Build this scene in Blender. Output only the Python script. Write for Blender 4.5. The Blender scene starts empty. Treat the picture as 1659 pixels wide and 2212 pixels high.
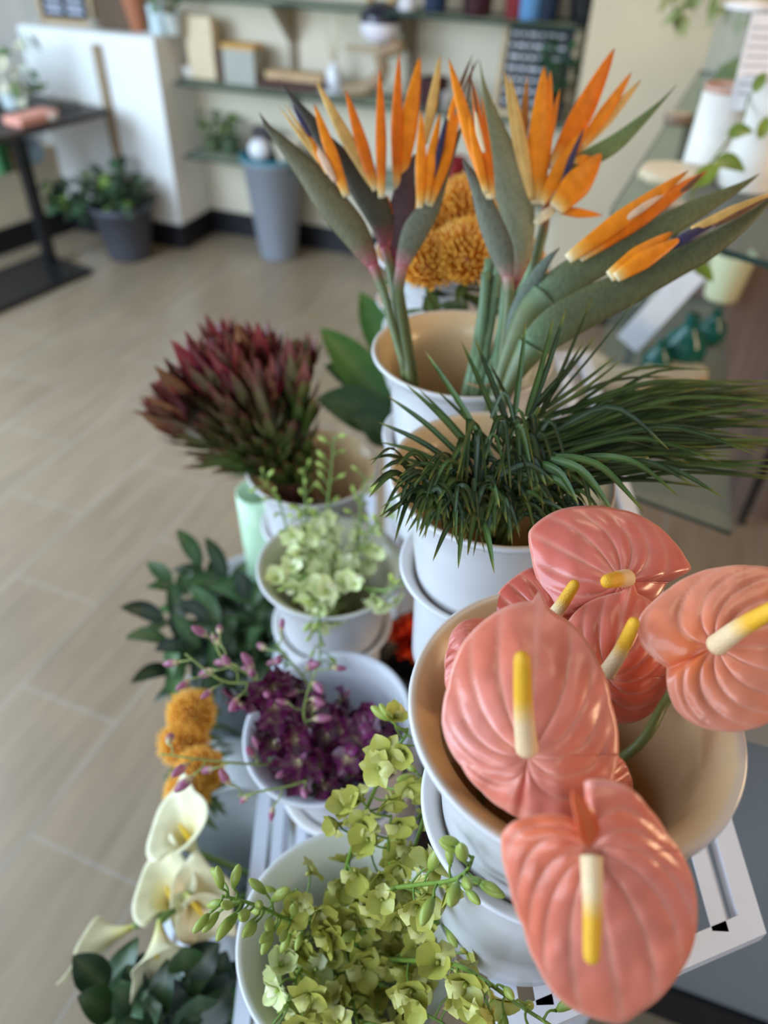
import bpy, math, random
from mathutils import Vector, Matrix, noise
random.seed(7)
S = bpy.context.scene
COL = S.collection
# ---------------------------------------------------------------- camera
FP = 1620.0; TH = math.radians(40.55); RO = math.radians(1.45); CAM = Vector((0, 0, 1.65))
_u0 = Vector((0, math.sin(TH), math.cos(TH))); FW = Vector((0, math.cos(TH), -math.sin(TH))); _r0 = Vector((1, 0, 0))
RT = math.cos(RO)*_r0 + math.sin(RO)*_u0
UP = -math.sin(RO)*_r0 + math.cos(RO)*_u0
cd = bpy.data.cameras.new('camera'); co = bpy.data.objects.new('camera', cd); COL.objects.link(co)
m = Matrix((RT, UP, -FW)).transposed().to_4x4(); m.translation = CAM; co.matrix_world = m
cd.sensor_fit = 'VERTICAL'; cd.sensor_height = 36.0; cd.lens = 36.0*FP/2212.0
cd.clip_start = 0.02; cd.clip_end = 60
cd.dof.use_dof = True; cd.dof.focus_distance = 0.57; cd.dof.aperture_fstop = 2.9
S.camera = co
# ---------------------------------------------------------------- world, light, exposure
S.view_settings.view_transform = 'Standard'; S.view_settings.look = 'None'
S.view_settings.gamma = 1.0; S.view_settings.use_curve_mapping = False
S.view_settings.exposure = 0.0
w = bpy.data.worlds.new('world'); S.world = w; w.use_nodes = True
w.node_tree.nodes['Background'].inputs[0].default_value = (0.92, 0.93, 1.0, 1); w.node_tree.nodes['Background'].inputs[1].default_value = 0.11
def area(name, loc, target, sx, sy, power, color):
    l = bpy.data.lights.new(name, 'AREA'); l.shape = 'RECTANGLE'; l.size = sx; l.size_y = sy; l.energy = power; l.color = color
    o = bpy.data.objects.new(name, l); COL.objects.link(o); o.location = loc
    d = (Vector(target)-Vector(loc)); o.rotation_euler = d.to_track_quat('-Z', 'Y').to_euler(); return o
area('shop_window_daylight', (-3.2, 0.2, 2.0), (0.0, 1.2, 0.8), 3.0, 2.0, 150, (0.60, 0.79, 1.0))
area('storefront_daylight', (-1.5, -2.0, 2.3), (-0.2, 1.4, 0.7), 2.6, 1.8, 64, (0.72, 0.86, 1.0))
area('half_wall_fill_light', (-3.2, 2.1, 1.9), (-1.1, 3.4, 0.2), 1.7, 1.7, 112, (0.58, 0.79, 1.0))  # added cool fill, brightens the half wall and the far floor
area('warm_side_fill_light', (2.0, 0.5, 1.45), (0.2, 0.6, 1.1), 0.5, 0.5, 19, (1.0, 0.70, 0.42))  # added warm fill from the right, kept low to graze the rack top
area('ceiling_lamp_light', (0.7, 0.9, 2.7), (0.3, 0.6, 1), 0.6, 0.6, 4, (1.0, 0.74, 0.46))
area('rear_ceiling_lamp_light', (0.9, 2.6, 2.75), (0.7, 3.2, 0), 0.6, 0.6, 12, (1.0, 0.78, 0.52))
# ---------------------------------------------------------------- helpers
def D(a, b): return FW + ((a-829.5)/FP)*RT - ((b-1106)/FP)*UP
def P(a, b, t): return CAM + D(a, b)*t
def F(a, b, z):
    d = D(a, b); return CAM + d*((z-CAM.z)/d.z)
def TZ(a, b, z):
    d = D(a, b); return (z-CAM.z)/d.z
def lin(c):
    if isinstance(c, str): c = tuple(int(c[i:i+2], 16)/255 for i in (0, 2, 4))
    return tuple((x/12.92 if x <= .04045 else ((x+.055)/1.055)**2.4) for x in c[:3])
def mix(a, b, f):
    f = max(0, min(1, f)); return tuple(a[i]*(1-f)+b[i]*f for i in range(3))
def mat(name, color=None, rough=.5, spec=.5, trans=0.0, var=0.0, vscale=40, bump=0.0, bscale=60, sheen=0, coat=0, metal=0, stretch=None):
    """colour None: the pigment comes from the mesh's own Col attribute"""
    m = bpy.data.materials.new(name); m.use_nodes = True; nt = m.node_tree; n = nt.nodes; L = nt.links
    b = n['Principled BSDF']; out = n['Material Output']
    b.inputs['Roughness'].default_value = rough; b.inputs['Specular IOR Level'].default_value = spec
    b.inputs['Metallic'].default_value = metal; b.inputs['Coat Weight'].default_value = coat; b.inputs['Coat Roughness'].default_value = .12
    if color is None:
        a = n.new('ShaderNodeVertexColor'); a.layer_name = 'Col'; src = a.outputs['Color']
    else:
        a = n.new('ShaderNodeRGB'); a.outputs[0].default_value = (*lin(color), 1); src = a.outputs[0]
    tc = n.new('ShaderNodeTexCoord'); vec = tc.outputs['Object']
    if stretch:
        mp = n.new('ShaderNodeMapping'); mp.inputs['Scale'].default_value = stretch; L.new(vec, mp.inputs['Vector']); vec = mp.outputs['Vector']
    if var > 0:
        tx = n.new('ShaderNodeTexNoise'); tx.inputs['Scale'].default_value = vscale; tx.inputs['Detail'].default_value = 3
        L.new(vec, tx.inputs['Vector'])
        mr = n.new('ShaderNodeMapRange'); mr.inputs[1].default_value = .3; mr.inputs[2].default_value = .7
        mr.inputs[3].default_value = 1-var; mr.inputs[4].default_value = 1+var
        L.new(tx.outputs['Fac'], mr.inputs[0])
        mx = n.new('ShaderNodeVectorMath'); mx.operation = 'SCALE'
        L.new(src, mx.inputs[0]); L.new(mr.outputs[0], mx.inputs['Scale']); src = mx.outputs[0]
    L.new(src, b.inputs['Base Color'])
    if bump > 0:
        t2 = n.new('ShaderNodeTexNoise'); t2.inputs['Scale'].default_value = bscale; t2.inputs['Detail'].default_value = 4
        L.new(vec, t2.inputs['Vector'])
        bp = n.new('ShaderNodeBump'); bp.inputs['Strength'].default_value = bump; bp.inputs['Distance'].default_value = .004
        L.new(t2.outputs['Fac'], bp.inputs['Height']); L.new(bp.outputs[0], b.inputs['Normal'])
    if trans > 0:
        tr = n.new('ShaderNodeBsdfTranslucent'); L.new(src, tr.inputs['Color'])
        ms = n.new('ShaderNodeMixShader'); ms.inputs[0].default_value = trans
        L.new(b.outputs[0], ms.inputs[1]); L.new(tr.outputs[0], ms.inputs[2]); L.new(ms.outputs[0], out.inputs['Surface'])
    return m
def glass_mat(name, color, rough=.03, alpha=.75):
    m = bpy.data.materials.new(name); m.use_nodes = True; nt = m.node_tree; n = nt.nodes; L = nt.links
    b = n['Principled BSDF']; b.inputs['Base Color'].default_value = (*lin(color), 1); b.inputs['Roughness'].default_value = rough
    t = n.new('ShaderNodeBsdfTransparent'); t.inputs[0].default_value = (*lin(color), 1)
    ms = n.new('ShaderNodeMixShader'); ms.inputs[0].default_value = 1-alpha
    L.new(t.outputs[0], ms.inputs[1]); L.new(b.outputs[0], ms.inputs[2]); L.new(ms.outputs[0], n['Material Output'].inputs['Surface'])
    return m
class MB:
    def __init__(s): s.v = []; s.f = []; s.c = []
    def add(s, vs, fs, col=(1, 1, 1)):
        k = len(s.v); s.v += [Vector(p) for p in vs]
        s.c += col if isinstance(col, list) else [col]*len(vs)
        s.f += [tuple(i+k for i in f) for f in fs]
    def grid(s, rows, cols=None, closed=False):
        """rows: equal-length lists of points; closed wraps each row"""
        nr = len(rows); nc = len(rows[0]); vs = [p for r in rows for p in r]
        cs = [c for r in cols for c in r] if cols else (1, 1, 1)
        fs = []
        for i in range(nr-1):
            for j in range(nc if closed else nc-1):
                j2 = (j+1) % nc; fs.append((i*nc+j, i*nc+j2, (i+1)*nc+j2, (i+1)*nc+j))
        s.add(vs, fs, cs)
    def box(s, c, sx, sy, sz, ax=None, col=(1, 1, 1)):
        ax = ax or (Vector((1, 0, 0)), Vector((0, 1, 0)), Vector((0, 0, 1))); c = Vector(c)
        vs = [c+ax[0]*(i*sx/2)+ax[1]*(j*sy/2)+ax[2]*(k*sz/2) for i in (-1, 1) for j in (-1, 1) for k in (-1, 1)]
        s.add(vs, [(0, 1, 3, 2), (4, 6, 7, 5), (0, 4, 5, 1), (2, 3, 7, 6), (0, 2, 6, 4), (1, 5, 7, 3)], col)
    def lathe(s, prof, c=(0, 0, 0), n=64, col=(1, 1, 1), axis=None):
        """prof: (radius, z[, colour])"""
        c = Vector(c); rows = []; cols = []
        if axis is None: X, Y, Z = Vector((1, 0, 0)), Vector((0, 1, 0)), Vector((0, 0, 1))
        else:
            Z = Vector(axis).normalized(); X = Z.orthogonal().normalized(); Y = Z.cross(X)
        for p in prof:
            rows.append([c + X*(p[0]*math.cos(2*math.pi*k/n)) + Y*(p[0]*math.sin(2*math.pi*k/n)) + Z*p[1] for k in range(n)])
            cols.append([p[2] if len(p) > 2 else col]*n)
        s.grid(rows, cols, True)
    def tube(s, pts, rad, n=8, cols=None, flat=1.0, up=None, cap=True):
        """swept tube; flat <1 squashes it along the side that faces `up`"""
        pts = [Vector(p) for p in pts]; N = len(pts)
        if not isinstance(rad, (list, tuple)): rad = [rad]*N
        if cols is None: cols = [(1, 1, 1)]*N
        elif not isinstance(cols, list): cols = [cols]*N
        rows = []; cc = []; ref = Vector(up) if up is not None else None
        for i in range(N):
            d = (pts[min(i+1, N-1)]-pts[max(i-1, 0)]); d = d.normalized() if d.length > 1e-9 else Vector((0, 0, 1))
            if ref is None: ref = d.orthogonal()
            b = ref - d*ref.dot(d); b = b.normalized() if b.length > 1e-6 else d.orthogonal().normalized()
            if up is None: ref = b
            a = d.cross(b)
            rows.append([pts[i]+(a*math.cos(2*math.pi*k/n)+b*(math.sin(2*math.pi*k/n)*flat))*max(rad[i], 1e-5) for k in range(n)])
            cc.append([cols[i]]*n)
        k0 = len(s.v); s.grid(rows, cc, True)
        if cap:
            s.f.append(tuple(k0+j for j in range(n))[::-1]); s.f.append(tuple(k0+(N-1)*n+j for j in range(n)))
    def leaf(s, pts, wid, nrm, fold=.25, cols=None, edge=None):
        """leaf blade along pts, half widths wid, V fold about the midrib; three columns of vertices each side"""
        pts = [Vector(p) for p in pts]; N = len(pts); rows = []; cc = []
        if cols is None: cols = [(1, 1, 1)]*N
        elif not isinstance(cols, list): cols = [cols]*N
        for i in range(N):
            d = (pts[min(i+1, N-1)]-pts[max(i-1, 0)]).normalized(); nn = Vector(nrm); nn = (nn-d*nn.dot(d))
            nn = nn.normalized() if nn.length > 1e-6 else d.orthogonal().normalized()
            a = d.cross(nn); wv = wid[i]
            rows.append([pts[i]-a*wv+nn*(fold*wv), pts[i]-a*(wv*.5)+nn*(fold*wv*.62), pts[i], pts[i]+a*(wv*.5)+nn*(fold*wv*.62), pts[i]+a*wv+nn*(fold*wv)])
            c = cols[i]; e = edge or c; mr = mix(c, (.4, .46, .2), .13)
            cc.append([e, c, mr, c, e])
        s.grid(rows, cc)
    def build(s, name, m, parent=None, smooth=True, solid=0.0, subd=0):
        me = bpy.data.meshes.new(name); o = bpy.data.objects.new(name, me); COL.objects.link(o)
        org = Vector((0, 0, 0))
        if parent is not None:
            o.parent = parent; p = parent
            while p is not None: org += p.location; p = p.parent
        elif s.v:
            org = sum(s.v, Vector())/len(s.v); org.z = min(v.z for v in s.v); o.location = org
        me.from_pydata([v-org for v in s.v], [], s.f)
        a = me.color_attributes.new('Col', 'FLOAT_COLOR', 'POINT')
        flat = []
        for c in s.c: flat += [c[0], c[1], c[2], 1.0]
        a.data.foreach_set('color', flat)
        me.materials.append(m)
        if smooth: me.polygons.foreach_set('use_smooth', [True]*len(me.polygons))
        me.validate(); me.update()
        if solid:
            md = o.modifiers.new('thickness', 'SOLIDIFY'); md.thickness = solid; md.offset = 0
        if subd:
            md = o.modifiers.new('smooth', 'SUBSURF'); md.levels = subd; md.render_levels = subd
        return o
def _mesh_only(s, name, m):
    o = s.build(name, m); me = o.data; off = o.location.copy(); bpy.data.objects.remove(o)
    for v in me.vertices: v.co += off
    me.update(); return me
MB.mesh_only = _mesh_only
def tag(o, label, cat, group=None):
    o['label'] = label; o['category'] = cat
    if group: o['group'] = group
    return o
def thing(name, loc, label, cat, group=None):
    o = bpy.data.objects.new(name, None); COL.objects.link(o); o.location = loc; o.empty_display_size = .02
    return tag(o, label, cat, group)
def struct(o): o['kind'] = 'structure'; return o
def spline(pts, n):
    """Catmull-Rom through pts (any dimension), n samples"""
    k = len(pts[0]); out = []; m = len(pts)-1
    for i in range(n):
        x = i/(n-1)*m; j = min(int(x), m-1); f = x-j
        p0, p1, p2, p3 = pts[max(j-1, 0)], pts[j], pts[j+1], pts[min(j+2, m)]
        out.append(tuple(.5*((2*p1[a])+(-p0[a]+p2[a])*f+(2*p0[a]-5*p1[a]+4*p2[a]-p3[a])*f*f+(-p0[a]+3*p1[a]-3*p2[a]+p3[a])*f**3) for a in range(k)))
    return out
def sv(pts, n): return [Vector(p) for p in spline([tuple(p) for p in pts], n)]
def rnd(a, b): return random.uniform(a, b)
def rv(): 
    while True:
        v = Vector((rnd(-1, 1), rnd(-1, 1), rnd(-1, 1)))
        if .05 < v.length < 1: return v.normalized()
# ---------------------------------------------------------------- materials
M = {}
M['plastic'] = mat('bucket_plastic', None, .26, .5, trans=.10)
M['milky'] = mat('milky_bucket_plastic', 'd9dedf', .3, .5, trans=.2)
M['metal_white'] = mat('white_painted_metal', 'dfe3ee', .35, .5)
M['wall'] = mat('painted_wall', 'd6c9b2', .75, .25, var=.03, vscale=3, bump=.05, bscale=200)
M['wall_white'] = mat('white_painted_wall', 'eceae6', .7, .3, var=.02, vscale=3)
M['wall_greige'] = mat('greige_painted_wall', 'cfbfa2', .75, .25, var=.03, vscale=3)
M['wall_grey'] = mat('grey_painted_wall', '85888a', .6, .35, var=.04, vscale=260)
M['black'] = mat('black_vinyl', '17161a', .45, .4)
M['black_metal'] = mat('black_metal', '1d1d20', .33, .5)
M['petal'] = mat('petal', None, .34, .45, trans=.12, var=.10, vscale=55)
M['spathe'] = mat('glossy_spathe', None, .30, .5, trans=.10, var=.06, vscale=70, coat=.15)
M['spadix'] = mat('spadix', None, .45, .4, var=.06, vscale=500, bump=.35, bscale=900)
M['bract'] = mat('waxy_bract', None, .55, .22, trans=0, var=.16, vscale=260, stretch=(1, 1, .3), bump=.2, bscale=300)
M['sepal'] = mat('orange_sepal', None, .45, .35, trans=.12, var=.14, vscale=90, stretch=(1, 1, .2))
M['leaf'] = mat('leaf', None, .36, .5, trans=.06, var=.15, vscale=60)
M['palm'] = mat('palm_leaf', None, .5, .28, trans=.04, var=.18, vscale=60)
M['stem'] = mat('green_stem', None, .45, .4, var=.12, vscale=80)
M['any'] = mat('painted_surface', None, .5, .4, var=.05, vscale=30)
M['gloss'] = mat('glazed_ceramic', None, .2, .5)
M['wood'] = mat('brown_wood', None, .55, .35, var=.22, vscale=14, stretch=(6, 6, .6))
M['glass'] = glass_mat('shelf_glass', 'dbe4de', .04, .86)
M['cabinet'] = mat('cabinet_wood', None, .5, .35, var=.16, vscale=9, stretch=(8, 8, .35))
M['glass_edge'] = mat('dark_glass_edge', '1d3a33', .15, .5)
M['clear'] = glass_mat('clear_glass', 'f6f9f9', .03, .955)
M['teal'] = glass_mat('teal_glass', '2f7a6c', .06, .45)
# ================================================================ the room
def floor_material():
    m = bpy.data.materials.new('floor_tile'); m.use_nodes = True; nt = m.node_tree; n = nt.nodes; L = nt.links; b = n['Principled BSDF']
    tc = n.new('ShaderNodeTexCoord'); mp = n.new('ShaderNodeMapping'); L.new(tc.outputs['Object'], mp.inputs['Vector'])
    mp.inputs['Rotation'].default_value = (0, 0, FLOOR_ROT); mp.inputs['Location'].default_value = FLOOR_OFF
    br = n.new('ShaderNodeTexBrick'); L.new(mp.outputs[0], br.inputs['Vector'])
    br.inputs['Color1'].default_value = (*lin('98846c'), 1); br.inputs['Color2'].default_value = (*lin('937f68'), 1); br.inputs['Mortar'].default_value = (*lin('9f9284'), 1)
    br.inputs['Scale'].default_value = 1.0; br.inputs['Mortar Size'].default_value = .004; br.inputs['Mortar Smooth'].default_value = .1
    br.inputs['Brick Width'].default_value = .62; br.inputs['Row Height'].default_value = .302; br.offset = .5
    m2 = n.new('ShaderNodeMapping'); m2.inputs['Scale'].default_value = (1.2, 9, 1); L.new(mp.outputs[0], m2.inputs['Vector'])
    tx = n.new('ShaderNodeTexNoise'); tx.inputs['Scale'].default_value = 3; tx.inputs['Detail'].default_value = 6; L.new(m2.outputs[0], tx.inputs['Vector'])
    mr = n.new('ShaderNodeMapRange'); mr.inputs[1].default_value = .3; mr.inputs[2].default_value = .7; mr.inputs[3].default_value = .86; mr.inputs[4].default_value = 1.14
    L.new(tx.outputs['Fac'], mr.inputs[0]); sc = n.new('ShaderNodeVectorMath'); sc.operation = 'SCALE'
    L.new(br.outputs['Color'], sc.inputs[0]); L.new(mr.outputs[0], sc.inputs['Scale']); L.new(sc.outputs[0], b.inputs['Base Color'])
    b.inputs['Roughness'].default_value = .28; b.inputs['Specular IOR Level'].default_value = .9
    return m
FLOOR_ROT = math.radians(-69)
_fu = Vector((math.cos(-FLOOR_ROT), math.sin(-FLOOR_ROT))); _fv = Vector((-_fu.y, _fu.x)); _fo = Vector((.2, 2.0)); _fp = Vector((-.663, 1.081))
FLOOR_OFF = (.93-_fu.dot(_fp-_fo), 1.208-_fv.dot(_fp-_fo), 0)
mb = MB(); mb.box((0.2, 2.0, -.05), 9, 9, .1)
fl = struct(mb.build('floor', floor_material(), smooth=False))
Z3 = Vector((0, 0, 1))
def wall(name, a, b, z0, z1, thick, m, side=1):
    """upright slab along the floor line a-b, its face on the line, its depth behind (side=+1: left of a->b)"""
    a = Vector((a[0], a[1], 0)); b = Vector((b[0], b[1], 0)); d = (b-a); Ln = d.length; d.normalize(); nn = Vector((-d.y, d.x, 0))*side
    q = MB(); q.box((a+b)/2+nn*(thick/2)+Z3*((z0+z1)/2), Ln, thick, z1-z0, (d, nn, Z3)); o = q.build(name, m, smooth=False); return struct(o)
cin, cout, cin2 = F(162, 494, 0), F(400, 537, 0), F(475, 500, 0)
dW = (cout-cin).normalized(); nW = Vector((-dW.y, dW.x, 0))           # along the rear walls / away from the camera
ret = cin2-cout; dep = ret.dot(nW)
cin2 = cout+nW*dep
back_end = cin2+dW*3.2
wall('wall_back', cin2-dW*2.2, back_end, 0, 2.7, .12, M['wall'])
HWH = 1.02
hw = wall('wall_half', cin-dW*0.05, cout, 0, HWH, dep-.002, M['wall_white'])
dL = Vector((-.55, -.84, 0)).normalized()
wall('wall_left', cin+dL*2.4-Vector((.16, -.1, 0)), cin-Vector((.16, -.1, 0))-dL*.6, 0, 2.7, .12, M['wall_white'], 1)
# low ledge below the left wall
led = wall('trim_1', cin+dL*2.2, cin, 0, .46, .14, M['wall_greige'], 1)
# pillar at the right end of the shelf recess
E0 = F(1200, 615, 0); E0 = cout+dW*((E0-cout).dot(dW))
wall('wall_right', E0, E0+dW*2.6, 0, 2.7, dep-.002, M['wall_greige'])
# black baseboards
def bboard(name, a, b, off=.012):
    a = Vector((a[0], a[1], 0)); b = Vector((b[0], b[1], 0)); d = (b-a).normalized(); nn = Vector((d.y, -d.x, 0))
    q = MB(); q.box((a+b)/2+nn*(off/2+.001)+Z3*.065, (b-a).length, off, .13, (d, nn, Z3)); return struct(q.build(name, M['black'], smooth=False))
bboard('baseboard_left', cin+dL*2.2, cin-dL*0); bboard('baseboard_half_wall', cin, cout+dW*.012)
bboard('baseboard_return', cout, cin2); bboard('baseboard_back', cin2, cin2+dW*((E0-cin2).dot(dW))); bboard('baseboard_right', E0, E0+dW*2.5)
# grey low wall with a black foot under the stand, lower right
ga = F(1481, 2145, .12); dG = (F(1640, 2205, .12)-ga).normalized(); ga.z = 0; dG.z = 0; dG.normalize()
wall('wall_grey', ga-dG*.26, ga+dG*1.1, 0, .86, .09, M['wall_grey'])
bboard('baseboard_grey', ga-dG*.25, ga+dG*1.08, .01)
# wood strip on the half wall
q = MB(); c0 = F(315, 505, 0); c0 = cin+dW*((c0-cin).dot(dW))
q.box(c0-nW*.012+Z3*.60, .045, .022, .74, (dW, nW, Z3), lin('9a8367'))
tag(q.build('wooden_strip', M['wood'], smooth=False), 'thin brown upright wooden strip on the face of the white half wall', 'wood strip')

# ================================================================ rear of the shop
def shelf(name, corners, z, th, label, cat='shelf', edge=True):
    t = thing(name, (corners[0].x, corners[0].y, z), label, cat)
    q = MB(); n = len(corners)
    vs = [Vector((c.x, c.y, z-th)) for c in corners]+[Vector((c.x, c.y, z)) for c in corners]
    q.add(vs, [tuple(range(n))[::-1], tuple(range(n, 2*n))]); q.build('glass_pane', M['glass'], t, smooth=False)
    q = MB(); o = Vector((0, 0, .0004))
    vs = [Vector((c.x, c.y, z-th)) for c in corners]+[Vector((c.x, c.y, z)) for c in corners]
    q.add(vs, [(i, (i+1) % n, n+(i+1) % n, n+i) for i in range(n)]); q.build('polished_edge', M['glass_edge'], t, smooth=False)
    return t
bs0 = cin2+dW*.05; bs1 = cin2+dW*((E0-cin2).dot(dW)-.04)
SH = {}
for z, lab in ((.49, 'lowest green-tinted glass shelf across the rear wall recess, with small plants'), (.83, 'middle glass shelf on the rear wall carrying the tray and letter board'), (1.19, 'topmost glass shelf on the rear wall carrying dark cups')):
    SH[z] = shelf('glass_shelf', [bs0-nW*.03, bs1-nW*.03, bs1-nW*.27, bs0-nW*.27], z, .012, lab)
def prx(p):
    q = Vector(p)-CAM; return 829.5+FP*q.dot(RT)/q.dot(FW)
def along(o, px, z, off):
    """the point at height z, off metres in front of the wall line through o, seen at picture column px"""
    lo, hi = -3.0, 4.0
    for _ in range(50):
        s = (lo+hi)/2; p = o+dW*s-nW*off+Z3*z
        if prx(p) < px: lo = s
        else: hi = s
    return p
FACE = -nW
def lathe_thing(name, c, prof, m, label, cat, group=None, n=32):
    q = MB(); q.lathe(prof, c, n); return tag(q.build(name, m), label, cat, group)
def box_thing(name, c, sx, sy, sz, col, label, cat, m='any', ax=None):
    q = MB(); q.box(Vector(c)+Z3*(sz/2), sx, sy, sz, ax or (dW, nW, Z3), lin(col)); o = q.build(name, M[m], smooth=False)
    bv = o.modifiers.new('edge', 'BEVEL'); bv.width = min(sx, sy, sz)*.12; bv.segments = 2
    return tag(o, label, cat)
def cup_prof(r, h, col, r2=None, wall_=.006):
    r2 = r2 or r*.8; c = lin(col)
    return [(0, 0, c), (r2, 0, c), (r2*1.03, h*.06, c), (r, h*.97, c), (r, h, c), (r-wall_, h, c), (r2-wall_, h*.1, c), (0, h*.09, c)]
# brackets under the top shelf
for (a, lab) in ((633, 'brown shelf bracket on the rear wall above the wooden tray'), (893, 'brown shelf bracket on the rear wall behind the tallest orange sepals')):
    s = (F(a, 60, 1.0)-cin2).dot(dW); d0 = F(a, 60, 1.0)
    tt = D(a, 60); k = ((cin2-CAM).dot(nW))/tt.dot(nW); p = CAM+tt*k
    q = MB(); base = Vector((p.x, p.y, 0))-nW*.014
    q.box(base+Z3*.94, .035, .02, .46, (dW, nW, Z3), lin('85755f'))
    q.add([base+dW*x-nW*y+Z3*zz for x in (-.018, .018) for y, zz in ((0, 1.0), (0, 1.173), (.19, 1.173))], [(0, 1, 2), (5, 4, 3), (0, 3, 4, 1), (1, 4, 5, 2), (2, 5, 3, 0)], lin('85755f'))
    tag(q.build('shelf_bracket', M['any'], smooth=False), lab, 'bracket')
ZL, ZM, ZT = .49, .83, 1.19
def at(a, b, z):
    if z == HWH: return along(cin, a, HWH+.0005, -.13)
    if z > 1: return along(cin2, a, ZT+.0005, .15)
    if z > .6: return along(cin2, a, ZM+.0005, .12 if b < 200 else .20)
    return along(cin2, a, ZL+.0005, .13 if b < 349 else .20)
# middle shelf
box_thing('cream_box', at(446, 150, .80), .155, .06, .27, 'd9c3a0', 'tall cream box standing at the left end of the middle glass shelf', 'box')
lathe_thing('white_bowl', at(414, 152, .80), cup_prof(.05, .05, 'eee6dc', .03), M['gloss'], 'small white bowl beside the tall cream box on the glass shelf', 'bowl')
lathe_thing('brown_jar', at(488, 156, .80), cup_prof(.045, .12, '5a3f35', .04), M['gloss'], 'dark brown jar right of the tall cream box', 'jar')
gb = thing('grey_planter', at(530, 160, .80), 'pale grey planter box with an orange rim on the middle shelf', 'planter')
q = MB(); q.box(gb.location+Z3*.075, .17, .10, .15, (dW, nW, Z3), lin('a8a69a')); q.build('body', M['any'], gb, smooth=False)
q = MB(); q.box(gb.location+Z3*.16, .18, .11, .018, (dW, nW, Z3), lin('cf9a4b')); q.build('rim', M['any'], gb, smooth=False)
tr = thing('wooden_tray', at(640, 178, .80), 'long wooden tray with a pale top board lying on the middle glass shelf', 'tray')
q = MB(); q.box(tr.location+Z3*.02, .36, .12, .04, (dW, nW, Z3), lin('4a2b20')); q.build('body', M['wood'], tr, smooth=False)
q = MB(); q.box(tr.location+Z3*.056+dW*.01, .30, .10, .03, (dW, nW, Z3), lin('c2a078')); q.build('top_board', M['wood'], tr, smooth=False)
df = thing('reed_diffuser', at(722, 190, .80), 'white reed diffuser bottle with pale sticks on a white dish', 'diffuser')
q = MB(); q.lathe(cup_prof(.085, .022, 'eceaec', .06), df.location, 32); q.build('dish', M['gloss'], df)
q = MB(); q.lathe([(0, .012), (.035, .012), (.036, .09), (.014, .11), (.014, .13), (0, .13)], df.location, 24, lin('eeedf0')); q.build('bottle', M['gloss'], df)
for k in range(5):
    q = MB(); a = k*1.3; q.tube([df.location+Z3*.1, df.location+Z3*.34+dW*(.07*math.cos(a))+nW*(.05*math.sin(a))], .0028, 6, lin('d9c9a8')); q.build('reed', M['any'], df)
# driftwood stand with a black and white ornament
dwp = at(800, 200, .80)
q = MB(); pts = sv([dwp-dW*.13+Z3*.034, dwp-dW*.02+Z3*.05, dwp+dW*.06+Z3*.12, dwp+dW*.05+Z3*.20, dwp+dW*.16+Z3*.235], 14)
q.tube(pts, [.03, .032, .034, .034, .034, .032, .03, .03, .03, .03, .034, .036, .034, .02], 10, lin('9a7f62'))
q.tube([dwp-dW*.12+Z3*.205, dwp+dW*.04+Z3*.205, dwp+dW*.15+Z3*.215], [.02, .032, .03], 8, lin('b09878'), flat=.5, up=(0, 0, 1))
tag(q.build('driftwood_branch', M['wood']), 'curved pale driftwood branch standing on the middle glass shelf', 'driftwood')
orn = thing('ceramic_ornament', dwp+dW*.045+Z3*.236, 'black and white round ornament with two tan knobs atop the driftwood branch', 'ornament')
q = MB(); q.lathe([(0, 0), (.06, .004), (.085, .04), (.088, .08), (.07, .125), (.03, .15), (0, .152)], orn.location, 28, lin('e6dfe4')); q.build('body', M['gloss'], orn)
q = MB(); q.lathe([(0, .158), (.045, .152), (.078, .125), (.093, .085), (.0915, .08)], orn.location, 28, lin('2b2a33')); q.build('cap', M['gloss'], orn)
for s in (-1, 1):
    q = MB(); q.lathe([(0, .14), (.02, .15), (.026, .17), (.02, .192), (0, .197)], orn.location+dW*(s*.05), 16, lin('c5a878')); q.build('knob', M['any'], orn)
lathe_thing('dark_red_jar', at(935, 200, .80), cup_prof(.07, .12, '3b1c22', .06), M['gloss'], 'dark red jar behind the tallest orange sepals on the middle shelf', 'jar')
lathe_thing('white_cup', at(950, 232, .80), cup_prof(.045, .08, 'e8e6ea', .036), M['gloss'], 'white cup in front of the dark red jar', 'cup')
# letter board
lb = thing('letter_board', at(1140, 215, .80), 'black felt letter board with pale lines of letters in a light wood frame', 'letter board')
tilt = (Z3*.97+nW*.24).normalized(); tn = dW.cross(tilt); B0 = lb.location+Z3*.002
q = MB()
for dx, dz, sx, sz in ((0, .012, .33, .024), (0, .348, .33, .024), (-.153, .18, .024, .36), (.153, .18, .024, .36)):
    q.box(B0+dW*dx+tilt*dz, sx, .022, sz, (dW, tn, tilt), lin('bba27e'))
q.build('frame', M['wood'], lb, smooth=False)
q = MB(); q.box(B0+tilt*.18, .29, .010, .32, (dW, tn, tilt), lin('1b1a1d')); q.build('felt', M['any'], lb, smooth=False)
k = -1 if tn.dot(FACE) < 0 else 1
for r_ in range(7):
    x = -.125; q = MB()
    while x < .10:
        l = rnd(.015, .05); q.box(B0+dW*(x+l/2)+tilt*(.31-r_*.042)+tn*(k*.006), l, .003, .013, (dW, tn, tilt), lin('c9c8cc')); x += l+.012
    q.build('letter_row', M['any'], lb, smooth=False)
lathe_thing('black_vase', at(1185, 250, .80), cup_prof(.05, .16, '141418', .05), M['gloss'], 'black vase just right of the letter board', 'vase')
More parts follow.
